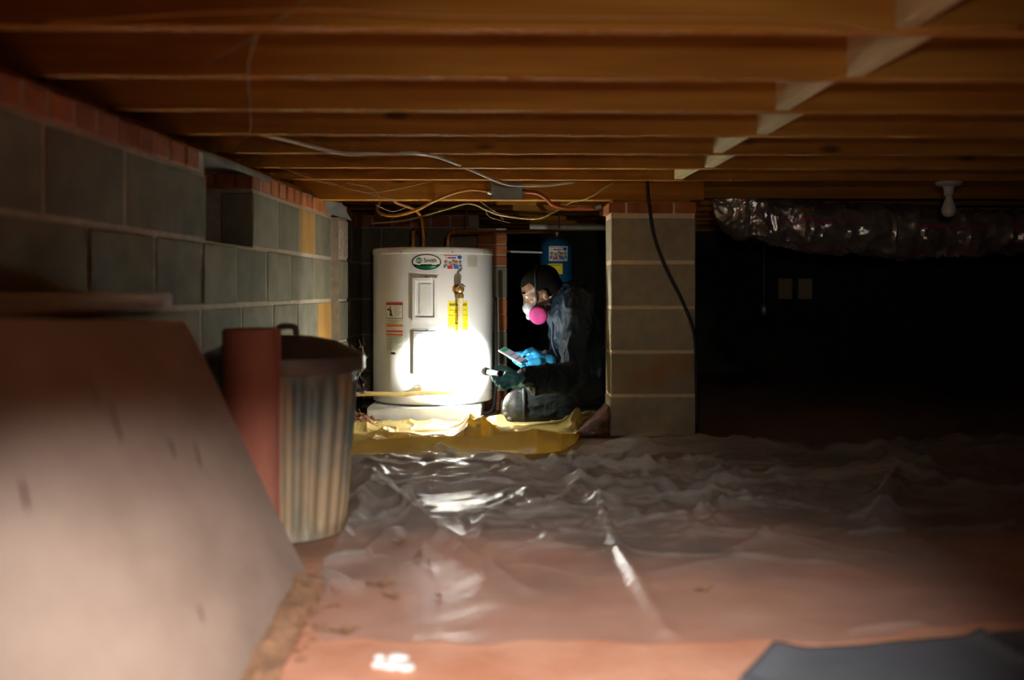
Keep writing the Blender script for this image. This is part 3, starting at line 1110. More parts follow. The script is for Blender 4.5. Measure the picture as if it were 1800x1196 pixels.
MB().lathe([(0.0, HZ0), (.296, HZ0), (HR, HZ0 + .006), (HR, HZ0 + .05), (HR + .0015, HZ0 + .052), (HR + .0015, HZ0 + .058), (HR, HZ0 + .060), (HR, HZ1 - .03), (.20, HZ1 - .03)],
           (HC.x, HC.y, 0), seg=96, close=False).obj('jacket_shell', 'heater_white', heater, smooth=35)
MB().lathe([(HR + .001, HZ1 - .0305), (HR + .0035, HZ1 - .028), (HR + .0035, HZ1 - .008), (HR - .001, HZ1), (HR - .012, HZ1 + .002), (0.001, HZ1 + .004)],
           (HC.x, HC.y, 0), seg=96, close=False).obj('top_cap', 'heater_white', heater, smooth=35)
for px in (706, 795, 668, 850):
    ph = hphi(px)
    MB().lathe([(.0035, 0), (.0035, .002), (.002, .003)], hmap(ph, hz(444, ph), .003), (math.sin(ph), -math.cos(ph), 0), seg=10).obj('screw', 'steel', heater)


def curved_plate(mb, p0, p1, z0, z1, o0, o1, seg=8):
    """block bent round the tank, from offset o0 to o1"""
    vs, fs = [], []
    for i in range(seg + 1):
        ph = p0 + (p1 - p0) * i / seg
        vs += [hmap(ph, z0, o0), hmap(ph, z1, o0), hmap(ph, z1, o1), hmap(ph, z0, o1)]
    for i in range(seg):
        a, b = i * 4, i * 4 + 4
        for k in range(4):
            k2 = (k + 1) % 4
            fs.append((a + k, b + k, b + k2, a + k2))
    fs += [(0, 1, 2, 3), (seg * 4 + 3, seg * 4 + 2, seg * 4 + 1, seg * 4)]
    return mb.add(vs, fs)


# two embossed element covers
for (pa, pb, ya, yb_) in [(724, 771, 485, 567), (726, 773, 579, 661)]:
    p0, p1 = hphi(pa), hphi(pb)
    z1, z0 = hz(ya, (p0 + p1) / 2), hz(yb_, (p0 + p1) / 2)
    ap = curved_plate(MB(), p0, p1, z0, z1, -.004, .003, 10).obj('access_cover', 'heater_white', heater, smooth=30)
    dp = (p1 - p0)
    fr_ = MB()
    for (q0, q1, y0, y1) in [(p0 + .05 * dp, p0 + .16 * dp, z0 + .012, z1 - .012), (p1 - .16 * dp, p1 - .05 * dp, z0 + .012, z1 - .012),
                             (p0 + .05 * dp, p1 - .05 * dp, z1 - .024, z1 - .010), (p0 + .05 * dp, p1 - .05 * dp, z0 + .010, z0 + .024)]:
        curved_plate(fr_, q0, q1, y0, y1, .002, .012, 8)
    fr_.obj('raised_rim', 'heater_white', ap, smooth=30)
    curved_plate(MB(), p0 + .30 * dp, p1 - .26 * dp, z0 + .04, z1 - .04, .002, .0065, 6).obj('inner_panel', 'heater_white', ap, smooth=30)
    MB().lathe([(.0045, 0), (.0045, .003), (.002, .004)], hmap(p0 + .55 * dp, z1 - .006, .003), (math.sin(p0 + .5 * dp), -math.cos(p0 + .5 * dp), 0), seg=10).obj('screw', 'steel', ap)


def flat(mb, mapf, poly):
    """a polygon given in sheet coordinates, drawn as a fan round its centre and laid on a surface"""
    cx = sum(p[0] for p in poly) / len(poly)
    cy = sum(p[1] for p in poly) / len(poly)
    vs = [mapf(cx, cy)] + [mapf(*p) for p in poly]
    n = len(poly)
    return mb.add(vs, [(0, 1 + i, 1 + (i + 1) % n) for i in range(n)])


def rect(mb, mapf, x0, y0, x1, y1, n=6):
    vs, fs = [], []
    for i in range(n + 1):
        x = x0 + (x1 - x0) * i / n
        vs += [mapf(x, y0), mapf(x, y1)]
    for i in range(n):
        fs.append((2 * i, 2 * i + 2, 2 * i + 3, 2 * i + 1))
    return mb.add(vs, fs)


def disc(mb, mapf, cx, cy, rx, ry, n=20, a0=0, a1=2 * math.pi):
    return flat(mb, mapf, [(cx + rx * math.cos(a0 + (a1 - a0) * i / n), cy + ry * math.sin(a0 + (a1 - a0) * i / n)) for i in range(n)])


def text_mesh(txt, size, bold=0.0):
    cu = bpy.data.curves.new('t', 'FONT')
    cu.body = txt
    cu.size = size
    cu.align_x = 'CENTER'
    cu.align_y = 'CENTER'
    cu.offset = bold
    o = bpy.data.objects.new('t', cu)
    C.objects.link(o)
    dg = bpy.context.evaluated_depsgraph_get()
    me = bpy.data.meshes.new_from_object(o.evaluated_get(dg))
    bpy.data.objects.remove(o)
    bpy.data.curves.remove(cu)
    vs = [tuple(v_.co) for v_ in me.vertices]
    fs = [tuple(p.vertices) for p in me.polygons]
    bpy.data.meshes.remove(me)
    return vs, fs


def text(mb, mapf, txt, cx, cy, size, sx=1.0, bold=0.0):
    vs, fs = text_mesh(txt, size, bold)
    return mb.add([mapf(cx + x * sx, cy + y) for x, y, z in vs], fs)


def surf(phi_c, zc, out):
    return lambda x, y: hmap(phi_c + x / HR, zc + y, out)


# maker's emblem
ph = hphi(749.5)
EZ = hz(461, ph)
ea, eb = .072, .0385
emb = disc(MB(), surf(ph, EZ, .0012), 0, 0, ea, eb, 48).obj('emblem', 'logo_black', heater)


def ellipse_band(mapf, a, b, lo, hi, n=40):
    """part of an ellipse between two heights"""
    mb = MB()
    vs, fs = [], []
    for i in range(n + 1):
        x = -a + 2 * a * i / n
        q = b * math.sqrt(max(0, 1 - (x / a) ** 2))
        y0, y1 = max(-q, lo), min(q, hi)
        if y1 < y0:
            y0 = y1 = (lo + hi) / 2 if abs(lo) < b else 0
            y0 = y1 = max(min(0, hi), lo)
        vs += [mapf(x, y0), mapf(x, y1)]
    for i in range(n):
        fs.append((2 * i, 2 * i + 2, 2 * i + 3, 2 * i + 1))
    return mb.add(vs, fs)


ellipse_band(surf(ph, EZ, .0020), .0665, .0345, -.010, .04).obj('white_field', 'white_print', emb)
ellipse_band(surf(ph, EZ, .0020), .062, .0345, -.04, -.0185).obj('green_field', 'logo_green', emb)
disc(MB(), surf(ph, EZ, .0026), -.035, .008, .0155, .0145, 28).obj('green_roundel', 'green_print', emb)
text(MB(), surf(ph, EZ, .0032), 'AO', -.035, .008, .0205, .85, .0006).obj('lettering', 'white_print', emb)
text(MB(), surf(ph, EZ, .0028), 'Smith', .0185, .0075, .0275, 1.0, .0005).obj('lettering', 'black_print', emb)


def company_sticker(parent, mapf_at, W, H):
    """white sticker with five small printed figures, a blue oval and a band of red and purple print"""
    b = rect(MB(), mapf_at(.001), -W / 2, -H / 2, W / 2, H / 2).obj('sticker', 'white_print', parent)
    m1, m2, m3 = mapf_at(.0016), mapf_at(.0021), mapf_at(.0026)
    rect(MB(), m1, -.46 * W, -.46 * H, .46 * W, .12 * H).obj('photo_ground', 'cream_print', b)
    rect(MB(), m1, -.44 * W, .40 * H, .22 * W, .45 * H).obj('red_line', 'red_print', b)
    rect(MB(), m1, -.26 * W, .23 * H, .16 * W, .32 * H).obj('purple_bar', 'purple_print', b)
    text(MB(), m1, 'L', -.33 * W, .27 * H, .20 * H, 1, .0006).obj('lettering', 'red_print', b)
    disc(MB(), m1, .34 * W, .32 * H, .12 * W, .13 * H).obj('blue_oval', 'blue_print', b)
    for i, (x, y, shirt) in enumerate([(-.34, -.02, 'shirt_blue'), (-.14, -.10, 'red_print'), (.03, .03, 'shirt_blue'), (.17, -.04, 'shirt_blue'), (.36, -.02, 'shirt_blue')]):
        mk = m2 if i % 2 else m1
        mk2 = m3 if i % 2 else m2
        yb0 = -.45 * H
        flat(MB(), mk, [((x - .13) * W, yb0), ((x + .13) * W, yb0), ((x + .12) * W, (y - .20) * H), ((x + .05) * W, (y - .12) * H), ((x - .05) * W, (y - .12) * H), ((x - .12) * W, (y - .20) * H)]).obj('shirt', shirt, b)
        disc(MB(), mk, x * W, y * H + .02 * H, .075 * W, .125 * H, 16).obj('hair', 'hair_print', b)
        disc(MB(), mk2, x * W, y * H - .02 * H, .058 * W, .10 * H, 16).obj('face', 'skin_print', b)
    return b


ph = hphi(796)
SZ = hz(461, ph)
company_sticker(heater, lambda o: surf(ph, SZ, o), .104, .074)
# faint rating plate
ph2 = hphi(830.5)
rp = rect(MB(), surf(ph2, hz(460, ph2), .001), -.034, -.029, .034, .029).obj('rating_plate', 'cream_print', heater)
rpl = MB()
for k in range(7):
    rect(rpl, surf(ph2, hz(460, ph2), .0016), -.031, .020 - k * .0068, .031, .0215 - k * .0068)
rpl.obj('print_lines', 'grey_print', rp)['kind'] = 'stuff'

# warning label, with its red and orange bars
ph3 = hphi(692.5)
wz = lambda py: hz(py, ph3)
hw = .0535
lab = rect(MB(), surf(ph3, 0, .001), -hw, wz(624), hw, wz(532)).obj('warning_label', 'cream_print', heater)
rect(MB(), surf(ph3, 0, .0016), -hw, wz(536), hw, wz(532)).obj('red_header', 'red_print', lab)
rect(MB(), surf(ph3, 0, .0016), -hw, wz(560), hw, wz(536)).obj('black_frame', 'black_print', lab)
rect(MB(), surf(ph3, 0, .0020), -hw + .002, wz(559), hw - .002, wz(536.6)).obj('white_field', 'white_print', lab)
pic = MB()
mm = surf(ph3, wz(548), .0025)
disc(pic, mm, -.022, .020, .0045, .0045, 10)
flat(pic, mm, [(-.040, .012), (-.024, .015), (-.012, .004), (-.016, .000), (-.026, .006), (-.040, .006)])
flat(pic, mm, [(-.028, .010), (-.018, .010), (-.012, -.008), (-.006, -.022), (-.014, -.022), (-.024, -.010)])
flat(pic, mm, [(-.024, -.010), (-.008, -.016), (-.004, -.024), (-.030, -.020)])
disc(pic, mm, -.040, .010, .004, .005, 10)
pic.obj('pictogram', 'black_print', lab)
ln = MB()
for k in range(6):
    rect(ln, surf(ph3, wz(548), .0025), .004, .024 - k * .0088, .046 - .006 * (k % 3), .026 - k * .0088)
for k in range(3):
    rect(ln, surf(ph3, 0, .0016), -.045 + .02 * (k % 2), wz(564 + k * 2.6), .045 - .015 * k, wz(563.2 + k * 2.6))
for k in range(9):
    rect(ln, surf(ph3, 0, .0016), -.048, wz(592.2 + k * 2.9), .046 - .01 * (k % 3), wz(591.2 + k * 2.9))
ln.obj('print_lines', 'grey_print', lab)['kind'] = 'stuff'
for a, b, cc in [(571, 574.5, 'orange_print'), (581.5, 584, 'red_print'), (587, 590, 'orange_print')]:
    rect(MB(), surf(ph3, 0, .0017), -hw, wz(b), hw, wz(a)).obj('colour_bar', cc, lab)
rect(MB(), surf(ph3, 0, .0017), -.018, wz(623.5), .010, wz(619.5)).obj('bar_code', 'black_print', lab)

# energy label
ph4 = hphi(805.5)
ez = lambda py: hz(py, ph4)
elw = .054
eg = rect(MB(), surf(ph4, 0, .001), -elw, ez(581), elw, ez(530)).obj('energy_label', 'yellow_print', heater)
text(MB(), surf(ph4, 0, .0016), 'ENERGYGUIDE', 0, ez(536), .0165, .84, .0006).obj('lettering', 'black_print', eg)
text(MB(), surf(ph4, 0, .0016), '$ 5', -.014, ez(549.5), .0125, 1, .0004).obj('lettering', 'black_print', eg)
ls = MB()
rect(ls, surf(ph4, 0, .0016), -.045, ez(545.6), .045, ez(545.0))
rect(ls, surf(ph4, 0, .0016), -elw + .004, ez(554.6), elw - .004, ez(554.0))
rect(ls, surf(ph4, 0, .0016), -.018, ez(569.0), .002, ez(567.6))
ls.obj('rule_lines', 'black_print', eg)

# relief valve and its discharge pipe
ph5 = hphi(803)
n5 = Vector((math.sin(ph5), -math.cos(ph5), 0))
vz = hz(509, ph5)
val = MB().lathe([(.024, -.001), (.024, .002), (.013, .003), (.013, .030), (.017, .031), (.017, .052), (.010, .057)], hmap(ph5, vz, 0), n5, seg=20).obj('relief_valve', 'brass', heater, smooth=40)
c5 = hmap(ph5, vz, .044)
MB().lathe([(.011, 0), (.011, -.022), (.016, -.022), (.016, -.040), (.013, -.042)], c5, (0, 0, 1), seg=18).obj('valve_outlet', 'brass', val, smooth=40)
MB().tube([c5 + Vector((-.004, 0, .018)), c5 + Vector((.008, -.008, .024)), c5 + Vector((.022, -.016, .012))], .005, 8).obj('lever', 'steel', val, smooth=180)
pz0 = hz(690, ph5)
MB().lathe([(.0155, -.042), (.0155, -.070), (.0115, -.071), (.0115, -(c5.z - pz0) + .002), (.0115, -(c5.z - pz0))], c5, (0, 0, 1), seg=18).obj('discharge_pipe', 'cpvc', heater, smooth=40)
# drain valve
ph6 = hphi(741)
n6 = Vector((math.sin(ph6), -math.cos(ph6), 0))
dz = hz(683, ph6)
dv = MB().lathe([(.014, 0), (.014, .004), (.010, .005), (.010, .022), (.014, .023), (.014, .030), (.0105, .031), (.0105, .044)], hmap(ph6, dz, 0), n6, seg=16).obj('drain_valve', 'brass', heater, smooth=40)
ring = [hmap(ph6, dz, .026) + Vector((.012 + .014 * math.cos(a), 0, .010 + .014 * math.sin(a))) for a in np.linspace(0, 2 * math.pi, 17)]
MB().tube(ring, .0028, 6, caps=False).obj('handwheel', 'black_print', dv, smooth=180)
# water connections in the top
for px, z1_ in ((727, 1.0), (788, .955)):
    x = (px - 900) * 5.10 / F
    MB().lathe([(.014, HZ1), (.014, HZ1 + .022), (.011, HZ1 + .023), (.011, HZ1 + .05)], (x, 5.10, 0), seg=14).obj('nipple', 'brass', heater, smooth=40)
xw = (745 - 900) * 5.0 / F
MB().lathe([(.016, HZ1), (.016, HZ1 + .006), (.010, HZ1 + .007), (.010, HZ1 + .02)], (xw, 5.0, 0), seg=14).obj('cable_clamp', 'steel', heater, smooth=40)

# pad under the heater
pdm = MB().cbox((-.700, 4.795, .0), (-.150, 5.46, .094), .006)
pd = pdm.obj('heater_pad', 'pad')
tag(pd, 'pale grey rectangular pad under the white water heater', 'pad')

# copper pipes
wa = thing('copper_pipe', (-.333, 5.1, .87), 'copper pipe bending from the heater top across to the blue tank', 'pipe')
x1 = (788 - 900) * 5.10 / F
zp = ZC + 101 * 5.15 / F
TKX, TKY = .262, 5.78
zt = ZC + 103 * TKY / F
pth = [(x1, 5.10, HZ1 + .045), (x1, 5.10, zp - .03), (x1 + .006, 5.105, zp - .010), (x1 + .03, 5.12, zp), (-.10, 5.28, zp + .01), (TKX - .03, TKY - .02, zt), (TKX - .006, TKY, zt - .008), (TKX, TKY, zt - .03), (TKX, TKY, zt - .06)]
MB().tube(pth, .0105, 12).obj('pipe_run', 'copper', wa, smooth=60)
for q in (pth[1], pth[3]):
    MB().ellipsoid(q, (.014, .014, .014), seg=12, rings=8).obj('elbow_fitting', 'copper', wa, smooth=180)
hot = thing('copper_pipe', ((727 - 900) * 5.10 / F, 5.10, .87), 'short upright copper pipe at the left of the heater top', 'pipe')
xh = (727 - 900) * 5.10 / F
zh = ZC + 102 * 5.15 / F
MB().tube([(xh, 5.10, HZ1 + .045), (xh, 5.10, zh), (xh, 5.13, zh + .012), (xh + .02, 5.60, zh + .012)], .0105, 12).obj('pipe_run', 'copper', hot, smooth=60)
for k in range(4):
    MB().lathe([(.0125, -.003), (.0135, 0), (.0125, .003)], (xh, 5.10, HZ1 + .055 + k * .011), seg=12).obj('collar', 'brass', hot, smooth=60)

# stick leaning along the front of the heater
a, b = P(622, 694, 4.66), P(803, 691, 4.71)
pts_ = [a.lerp(b, k / 8) + Vector((0, 0, .003 * math.sin(k * 1.3))) for k in range(9)]
st = MB().tube(pts_, .010, 8, radii=[.0105] * 7 + [.009, .004])
stick = st.obj('broken_stick', 'stick', None, smooth=50)
tag(stick, 'pale broken stick lying level across the foot of the water heater', 'stick')
# thin black hose by the heater's right flank
hs = smooth_path([(-.085, 5.20, .62), (-.083, 5.16, .40), (-.084, 5.10, .16), (-.10, 5.02, .055), (-.16, 4.98, .04)], 8)
tag(MB().tube(hs, .009, 8).obj('black_hose', 'hose_black', None, smooth=180), 'thin black hose hanging along the right flank of the water heater', 'hose')

# ------------------------------------------------------------------ blue tank, far pipes
tank = thing('pressure_tank', (TKX, TKY, .42), 'blue pressure tank hanging in the dark behind the kneeling man', 'tank')
TR = .098
MB().lathe([(.001, .47), (.05, .48), (.085, .505), (TR, .55), (TR, .905), (.085, .94), (.05, .962), (.022, .970), (.001, .972)], (TKX, TKY, 0), seg=40, close=False).obj('tank_shell', 'tank_blue', tank, smooth=60)
MB().lathe([(.016, .965), (.016, .995), (.013, .996), (.013, zt - .04)], (TKX, TKY, 0), seg=16).obj('neck', 'steel', tank, smooth=40)


def tsurf(phi_c, zc, out):
    return lambda x, y: Vector((TKX + (TR + out) * math.sin(phi_c + x / TR), TKY - (TR + out) * math.cos(phi_c + x / TR), zc + y))


company_sticker(tank, lambda o: tsurf(.03, ZC - (446 - HOR) * (TKY - TR) / F, o), .112, .084)
ys_ = rect(MB(), tsurf(-.16, ZC - (473 - HOR) * (TKY - TR) / F, .001), -.042, -.030, .042, .030).obj('yellow_label', 'yellow_print', tank)
rect(MB(), tsurf(-.16, ZC - (473 - HOR) * (TKY - TR) / F, .0016), -.038, .020, .034, .023).obj('print_line', 'black_print', ys_)
# floor leg so that the tank stands
MB().lathe([(.07, .0), (.07, .012), (.03, .014), (.03, .48)], (TKX, TKY, 0), seg=20).obj('stand', 'steel', tank, smooth=40)

gp = MB().tube([P(931, 398, 5.3), P(1095, 400, 5.3)], .016, 12)
gpo = gp.obj('grey_pipe', 'grey_pipe', None, smooth=60)
tag(gpo, 'dull grey pipe running level below the girder towards the block pillar', 'pipe')
wr = MB().tube([P(884, 442, 5.70), P(953, 444, 5.72)], .006, 8)
tag(wr.obj('thin_pipe', 'cable_white', None, smooth=60), 'thin pale pipe running level left of the blue tank', 'pipe')
for px, lab_ in ((821, 'thin wire hanger under the girder above the heater top'), (984, 'thin wire hanger holding the grey pipe below the girder')):
    hg = MB().tube([P(px, 352, 5.28), P(px - 2, 403, 5.28)], .004, 6)
    tag(hg.obj('wire_hanger', 'steel', None, smooth=60), lab_, 'hanger')

# ------------------------------------------------------------------ junction box and cables
JY = GY0 - .005
jb = thing('junction_box', P(891, 352, JY), 'grey electrical junction box screwed to the girder', 'junction box')
a, b = P(865, 352, JY), P(917, 321, JY)
MB().cbox((a.x, JY - .045, a.z), (b.x, JY + .0, b.z), .003).obj('box_body', 'box_grey', jb)
MB().cbox((a.x - .002, JY - .048, a.z - .002), (b.x + .002, JY - .0452, b.z + .002), .001).obj('cover_plate', 'box_grey', jb)
for sx, xx in ((-1, a.x), (1, b.x)):
    MB().lathe([(.010, 0), (.010, .006), (.013, .007), (.013, .012), (.009, .013), (.009, .02)], (xx, JY - .022, (a.z + b.z) / 2 - .006), (sx, 0, 0), seg=14).obj('cable_clamp', 'steel', jb, smooth=40)


def cable(name, pts, r, material, label, cat='cable', n=7, seg=8):
    o = MB().tube(smooth_path(pts, n), r, seg).obj(name, material, None, smooth=180)
    return tag(o, label, cat)


jy = JY - .022
cable('electric_cable', [P(862, 337, jy), P(828, 333, jy - .03), P(793, 341, jy - .02), P(762, 354, jy + .02), P(731, 370, jy + .10), P(696, 379, jy + .16), P(673, 377, jy + .2), P(663, 368, jy + .24), P(668, 352, jy + .30)],
      .0072, 'cable_orange', 'thick orange cable looping from the left side of the junction box')
cable('electric_cable', [P(690, 345, 4.75), P(696, 356, 4.78), P(727, 368, 4.86), P(741, 384, 4.94), P(744, 410, 4.99), P(745, 434, 5.0)],
      .0072, 'cable_orange', 'orange cable dropping into the top of the water heater')
cable('electric_cable', [P(920, 337, jy), P(945, 340, jy - .02), P(961, 350, jy - .01), P(972, 360, jy + .02), P(1000, 366, jy + .05), P(1046, 366, jy + .06)],
      .0085, 'cable_red', 'red-orange cable curving from the junction box to the pillar top')
cable('electric_cable', [P(653, 393, 5.1), P(715, 387, 5.0), P(778, 370, 4.85), P(824, 358, 4.74), P(856, 370, 4.74), P(883, 379, 4.74), P(941, 385, 4.74), P(972, 374, 4.72), P(1003, 356, 4.70), P(1034, 348, 4.57), P(1077, 322, 4.55)],
      .0042, 'cable_yellow', 'thin yellowish cable sagging behind the girder from the wall to the pillar')
cable('electric_cable', [P(440, 232, 3.05), P(520, 250, 3.2), P(600, 269, 3.36), P(680, 270, 3.40), P(752, 271.5, 3.43), P(815, 293, 3.85), P(880, 321, 4.25), P(915, 326, 4.50), P(960, 326, 4.55), P(1010, 320, 4.56)],
      .0065, 'cable_white', 'shiny white cable strung below the joists to the junction box')
cable('electric_cable', [P(1137, 316, 4.50), P(1141, 356, 4.53), P(1150, 415, 4.535), P(1170, 470, 4.535), P(1195, 520, 4.535), P(1214, 565, 4.535), P(1222, 600, 4.535), P(1224, 660, 4.53), P(1226, 755, 4.52)],
      .0075, 'cable_black', 'black cable hanging down the front of the block pillar')
MB_ = MB().tube([P(1046, 366, jy + .06), P(1056, 362, jy + .06)], .013, 10)
tag(MB_.obj('cable_connector', 'steel', None, smooth=50), 'small metal connector where the red-orange cable meets the pillar cap', 'connector')
JY1 = 1.776
cable('electric_cable', [P(60, 42, 1.72), P(330, 22, 1.72), P(560, 16, 1.72), P(760, 27, 1.735), P(1000, 30, 1.745), P(1250, 32, 1.755), P(1430, 37, 1.76), P(1500, 46, 1.755), P(1560, 57, 1.75), P(1640, 50, 1.74), P(1800, 46, 1.74)],
      .0045, 'cable_orange', 'orange-yellow cable stapled along the nearest joist at the top of the view')

# cobwebs


def web(paths, r, label):
    mb = MB()
    for p_ in paths:
        mb.tube(smooth_path(p_, 5), r, 5)
    return tag(mb.obj('cobweb', 'web', None, smooth=180), label, 'cobweb')


web([[P(545, -6, 1.70), P(500, 28, 1.74), P(450, 62, 1.80)], [P(500, 28, 1.74), P(430, 75, 1.9), P(360, 112, 2.1)], [P(452, 60, 1.80), P(436, 120, 2.1), P(440, 190, 2.5), P(438, 235, 2.9), P(415, 262, 3.1)]],
    .0016, 'dusty cobweb strand hanging across the joists at upper left')
web([[P(575, 318, 4.0), P(605, 330, 4.1), P(640, 338, 4.25), P(665, 346, 4.4), P(700, 352, 4.5)], [P(610, 322, 4.1), P(650, 330, 4.25), P(668, 345, 4.4)], [P(640, 340, 4.25), P(680, 336, 4.4), P(720, 328, 4.5), P(760, 318, 4.5)],
     [P(480, 288, 3.6), P(540, 312, 3.85), P(590, 326, 4.05)], [P(660, 360, 4.5), P(690, 372, 4.6), P(720, 362, 4.65)]],
    .0016, 'tangled dusty cobweb stretched below the far joists near the left wall')
web([[P(838, 350, 4.67), P(870, 372, 4.78), P(895, 380, 4.8)], [P(852, 368, 4.76), P(862, 382, 4.78), P(896, 392, 4.8)], [P(870, 372, 4.78), P(885, 386, 4.79)]],
    .0014, 'small cobweb hanging under the girder right of the junction box')
pw = []
for k in range(26):
    a_ = P(random.uniform(622, 652), random.uniform(600, 690), 5.0)
    b_ = a_ + Vector((random.uniform(-.06, .06), random.uniform(-.04, .04), random.uniform(-.10, .10)))
    pw.append([a_, (a_ + b_) / 2 + Vector((0, 0, -.01)), b_])
web(pw, .0005, 'pale spider web filling the gap left of the water heater')

# ------------------------------------------------------------------ foil duct


def duct(name, ctr, r, label, nseg=72, per=220):
    path = smooth_path(ctr, per // (len(ctr) - 1))
    n = len(path)
    X = np.zeros((n, nseg + 1))
    Y = X.copy()
    Z = X.copy()
    prev = Vector((0, 1, 0))
    for i, p in enumerate(path):
        t = (path[min(i + 1, n - 1)] - path[max(i - 1, 0)]).normalized()
        uu = (prev - t * prev.dot(t)).normalized()
        prev = uu
        vv = t.cross(uu)
        for k in range(nseg + 1):
            an = 2 * math.pi * k / nseg
            q = p + (uu * math.cos(an) + vv * math.sin(an)) * r
            X[i, k], Y[i, k], Z[i, k] = q
    cp = np.stack([X.ravel(), Y.ravel(), Z.ravel()], 1)
    cen = np.repeat(np.array([p[:] for p in path])[:, None, :], nseg + 1, 1).reshape(-1, 3)
    dirn = cp - cen
    dirn /= np.linalg.norm(dirn, axis=1)[:, None]
    wv = cp.copy()
    wv += (np.stack([fbm(cp, 6, 2, 60 + j) for j in range(3)], 1) - .5) * .16
    amt = (fbm(wv * np.array([1.5, 1, .8]), 7, 3, 71, ridged=True) - .45) * .050 + (fbm(cp, 4, 2, 80) - .5) * .05
    cp = cp + dirn * amt[:, None]
    X, Y, Z = (cp[:, j].reshape(X.shape) for j in range(3))
    return tag(grid_mesh(name, X, Y, Z, 'foil', uv=True, smooth=28), label, 'duct')


duct('foil_duct', [P(1288, 285, 5.25), P(1288, 335, 5.22), P(1300, 372, 5.2), P(1340, 390, 5.2), P(1420, 397, 5.2), P(1550, 406, 5.22), P(1680, 410, 5.25), P(1830, 412, 5.3), P(1960, 410, 5.35)],
     .122, 'long crinkled silver foil duct with pink print bending right below the joists')
duct('foil_duct', [P(1436, 290, 5.75), P(1438, 330, 5.75), P(1446, 362, 5.75)], .075, 'short upright foil duct rising behind the long silver duct', per=60)
bf = P(1540, 347, 5.5)
tag(MB().lathe([(.012, -.03), (.018, -.028), (.018, -.006), (.013, -.004), (.013, .012), (.02, .014), (.02, .034)], bf, (1, 0, .1), seg=14).obj('brass_fitting', 'brass', None, smooth=40),
    'small brass fitting showing above the long silver duct', 'fitting')

# ------------------------------------------------------------------ lamp holder with bulb
LY = 4.30
lc = P(1668, 319, LY)
zj = JB
lamp = thing('bulb_holder', (lc.x, LY, zj), 'white porcelain lamp holder with an unlit bulb under a joist on the right', 'lamp')
MB().lathe([(.055, 0), (.055, -.010), (.048, -.016), (.026, -.020), (.022, -.030), (.020, -.050), (.023, -.056), (.018, -.060)], (lc.x, LY, zj), seg=28).obj('socket', 'porcelain', lamp, smooth=45)
MB().lathe([(.013, -.058), (.014, -.068), (.020, -.085), (.028, -.105), (.031, -.122), (.028, -.138), (.018, -.149), (.001, -.153)], (lc.x, LY, zj), seg=28).obj('bulb', 'bulb_glass', lamp, smooth=180)
# small things in the dark on the right
for pa, pbx, wd in ((1367, 1391, 'left'), (1402, 1426, 'right')):
    a, b = P(pa, 526, 8.09), P(pbx, 490, 8.09)
    o = MB().cbox((a.x, 8.06, a.z), (b.x, 8.103, b.z), .003).obj('pale_shutter', 'pine_pale')
    tag(o, wd + ' one of two dim pale shutters on the far wall right of the pillar', 'shutter', 'shutters on the far wall')
cn = P(1343, 545, 7.07)
can2 = MB().lathe([(.001, -.04), (.035, -.04), (.038, -.036), (.038, .036), (.035, .04), (.001, .04)], cn, seg=20, close=False).lathe([(.006, .04), (.006, .615)], cn, seg=8)
tag(can2.obj('hanging_can', 'steel', None, smooth=45), 'small metal can hanging in the dark right of the pillar', 'can')

# ------------------------------------------------------------------ trash can
TC = Vector((-.628, 2.735, .0))
can = thing('trash_can', TC, 'dented galvanized ribbed trash can with a domed lid', 'trash can')
zt_, r0, r1 = .455, .163, .203
nth, nz = 240, 26
th = np.linspace(0, 2 * math.pi, nth + 1)
hz_ = np.linspace(0.0, 1, nz)
TH, HZ = np.meshgrid(th, hz_)
flute = np.clip(np.sin(TH * 26) * 1.6, -1, 1) * .0052 * np.clip((HZ - .03) / .04, 0, 1) * np.clip((.93 - HZ) / .03, 0, 1)
RR = r0 + (r1 - r0) * HZ + flute + .004 * np.exp(-((HZ - .01) / .012) ** 2)
dent = (fbm(np.stack([np.cos(TH).ravel() * .3, np.sin(TH).ravel() * .3, HZ.ravel() * .4], 1), 5, 2, 5).reshape(TH.shape) - .5) * .012
dent = dent * (1 - 0.0)
dent[:, -1] = dent[:, 0]
RR = RR + dent
grid_mesh('can_body', TC.x + RR * np.cos(TH), TC.y + RR * np.sin(TH), .004 + HZ * zt_, 'galvanized', can, smooth=180)
MB().lathe([(.001, .008), (r0 - .004, .008), (r0 - .002, .014)], TC, seg=48, close=False).obj('can_bottom', 'galvanized', can)
lid = MB().lathe([(r1 + .012, .442), (r1 + .016, .440), (r1 + .020, .446), (r1 + .018, .482), (r1 + .006, .490), (r1 - .02, .500), (r1 - .06, .520), (.08, .532), (.03, .536), (.001, .537)], TC, seg=64, close=False).obj('lid', 'lid_metal', can, smooth=40)
MB().tube(smooth_path([TC + Vector((-.012, 0, .532)), TC + Vector((-.012, -.002, .552)), TC + Vector((-.004, -.003, .560)), TC + Vector((.024, -.003, .560)), TC + Vector((.034, -.002, .552)), TC + Vector((.036, 0, .530))], 5), .0085, 8).obj('lid_handle', 'lid_metal', lid, smooth=180)
hx = TC.x + r1 + .004
bh = [(hx, TC.y - .06, .415), (hx + .012, TC.y - .06, .40), (hx + .014, TC.y - .05, .385), (hx + .014, TC.y, .378), (hx + .014, TC.y + .05, .385), (hx + .012, TC.y + .06, .40), (hx, TC.y + .06, .415)]
MB().tube(smooth_path(bh, 5), .0045, 8).obj('side_handle', 'lid_metal', can, smooth=180)

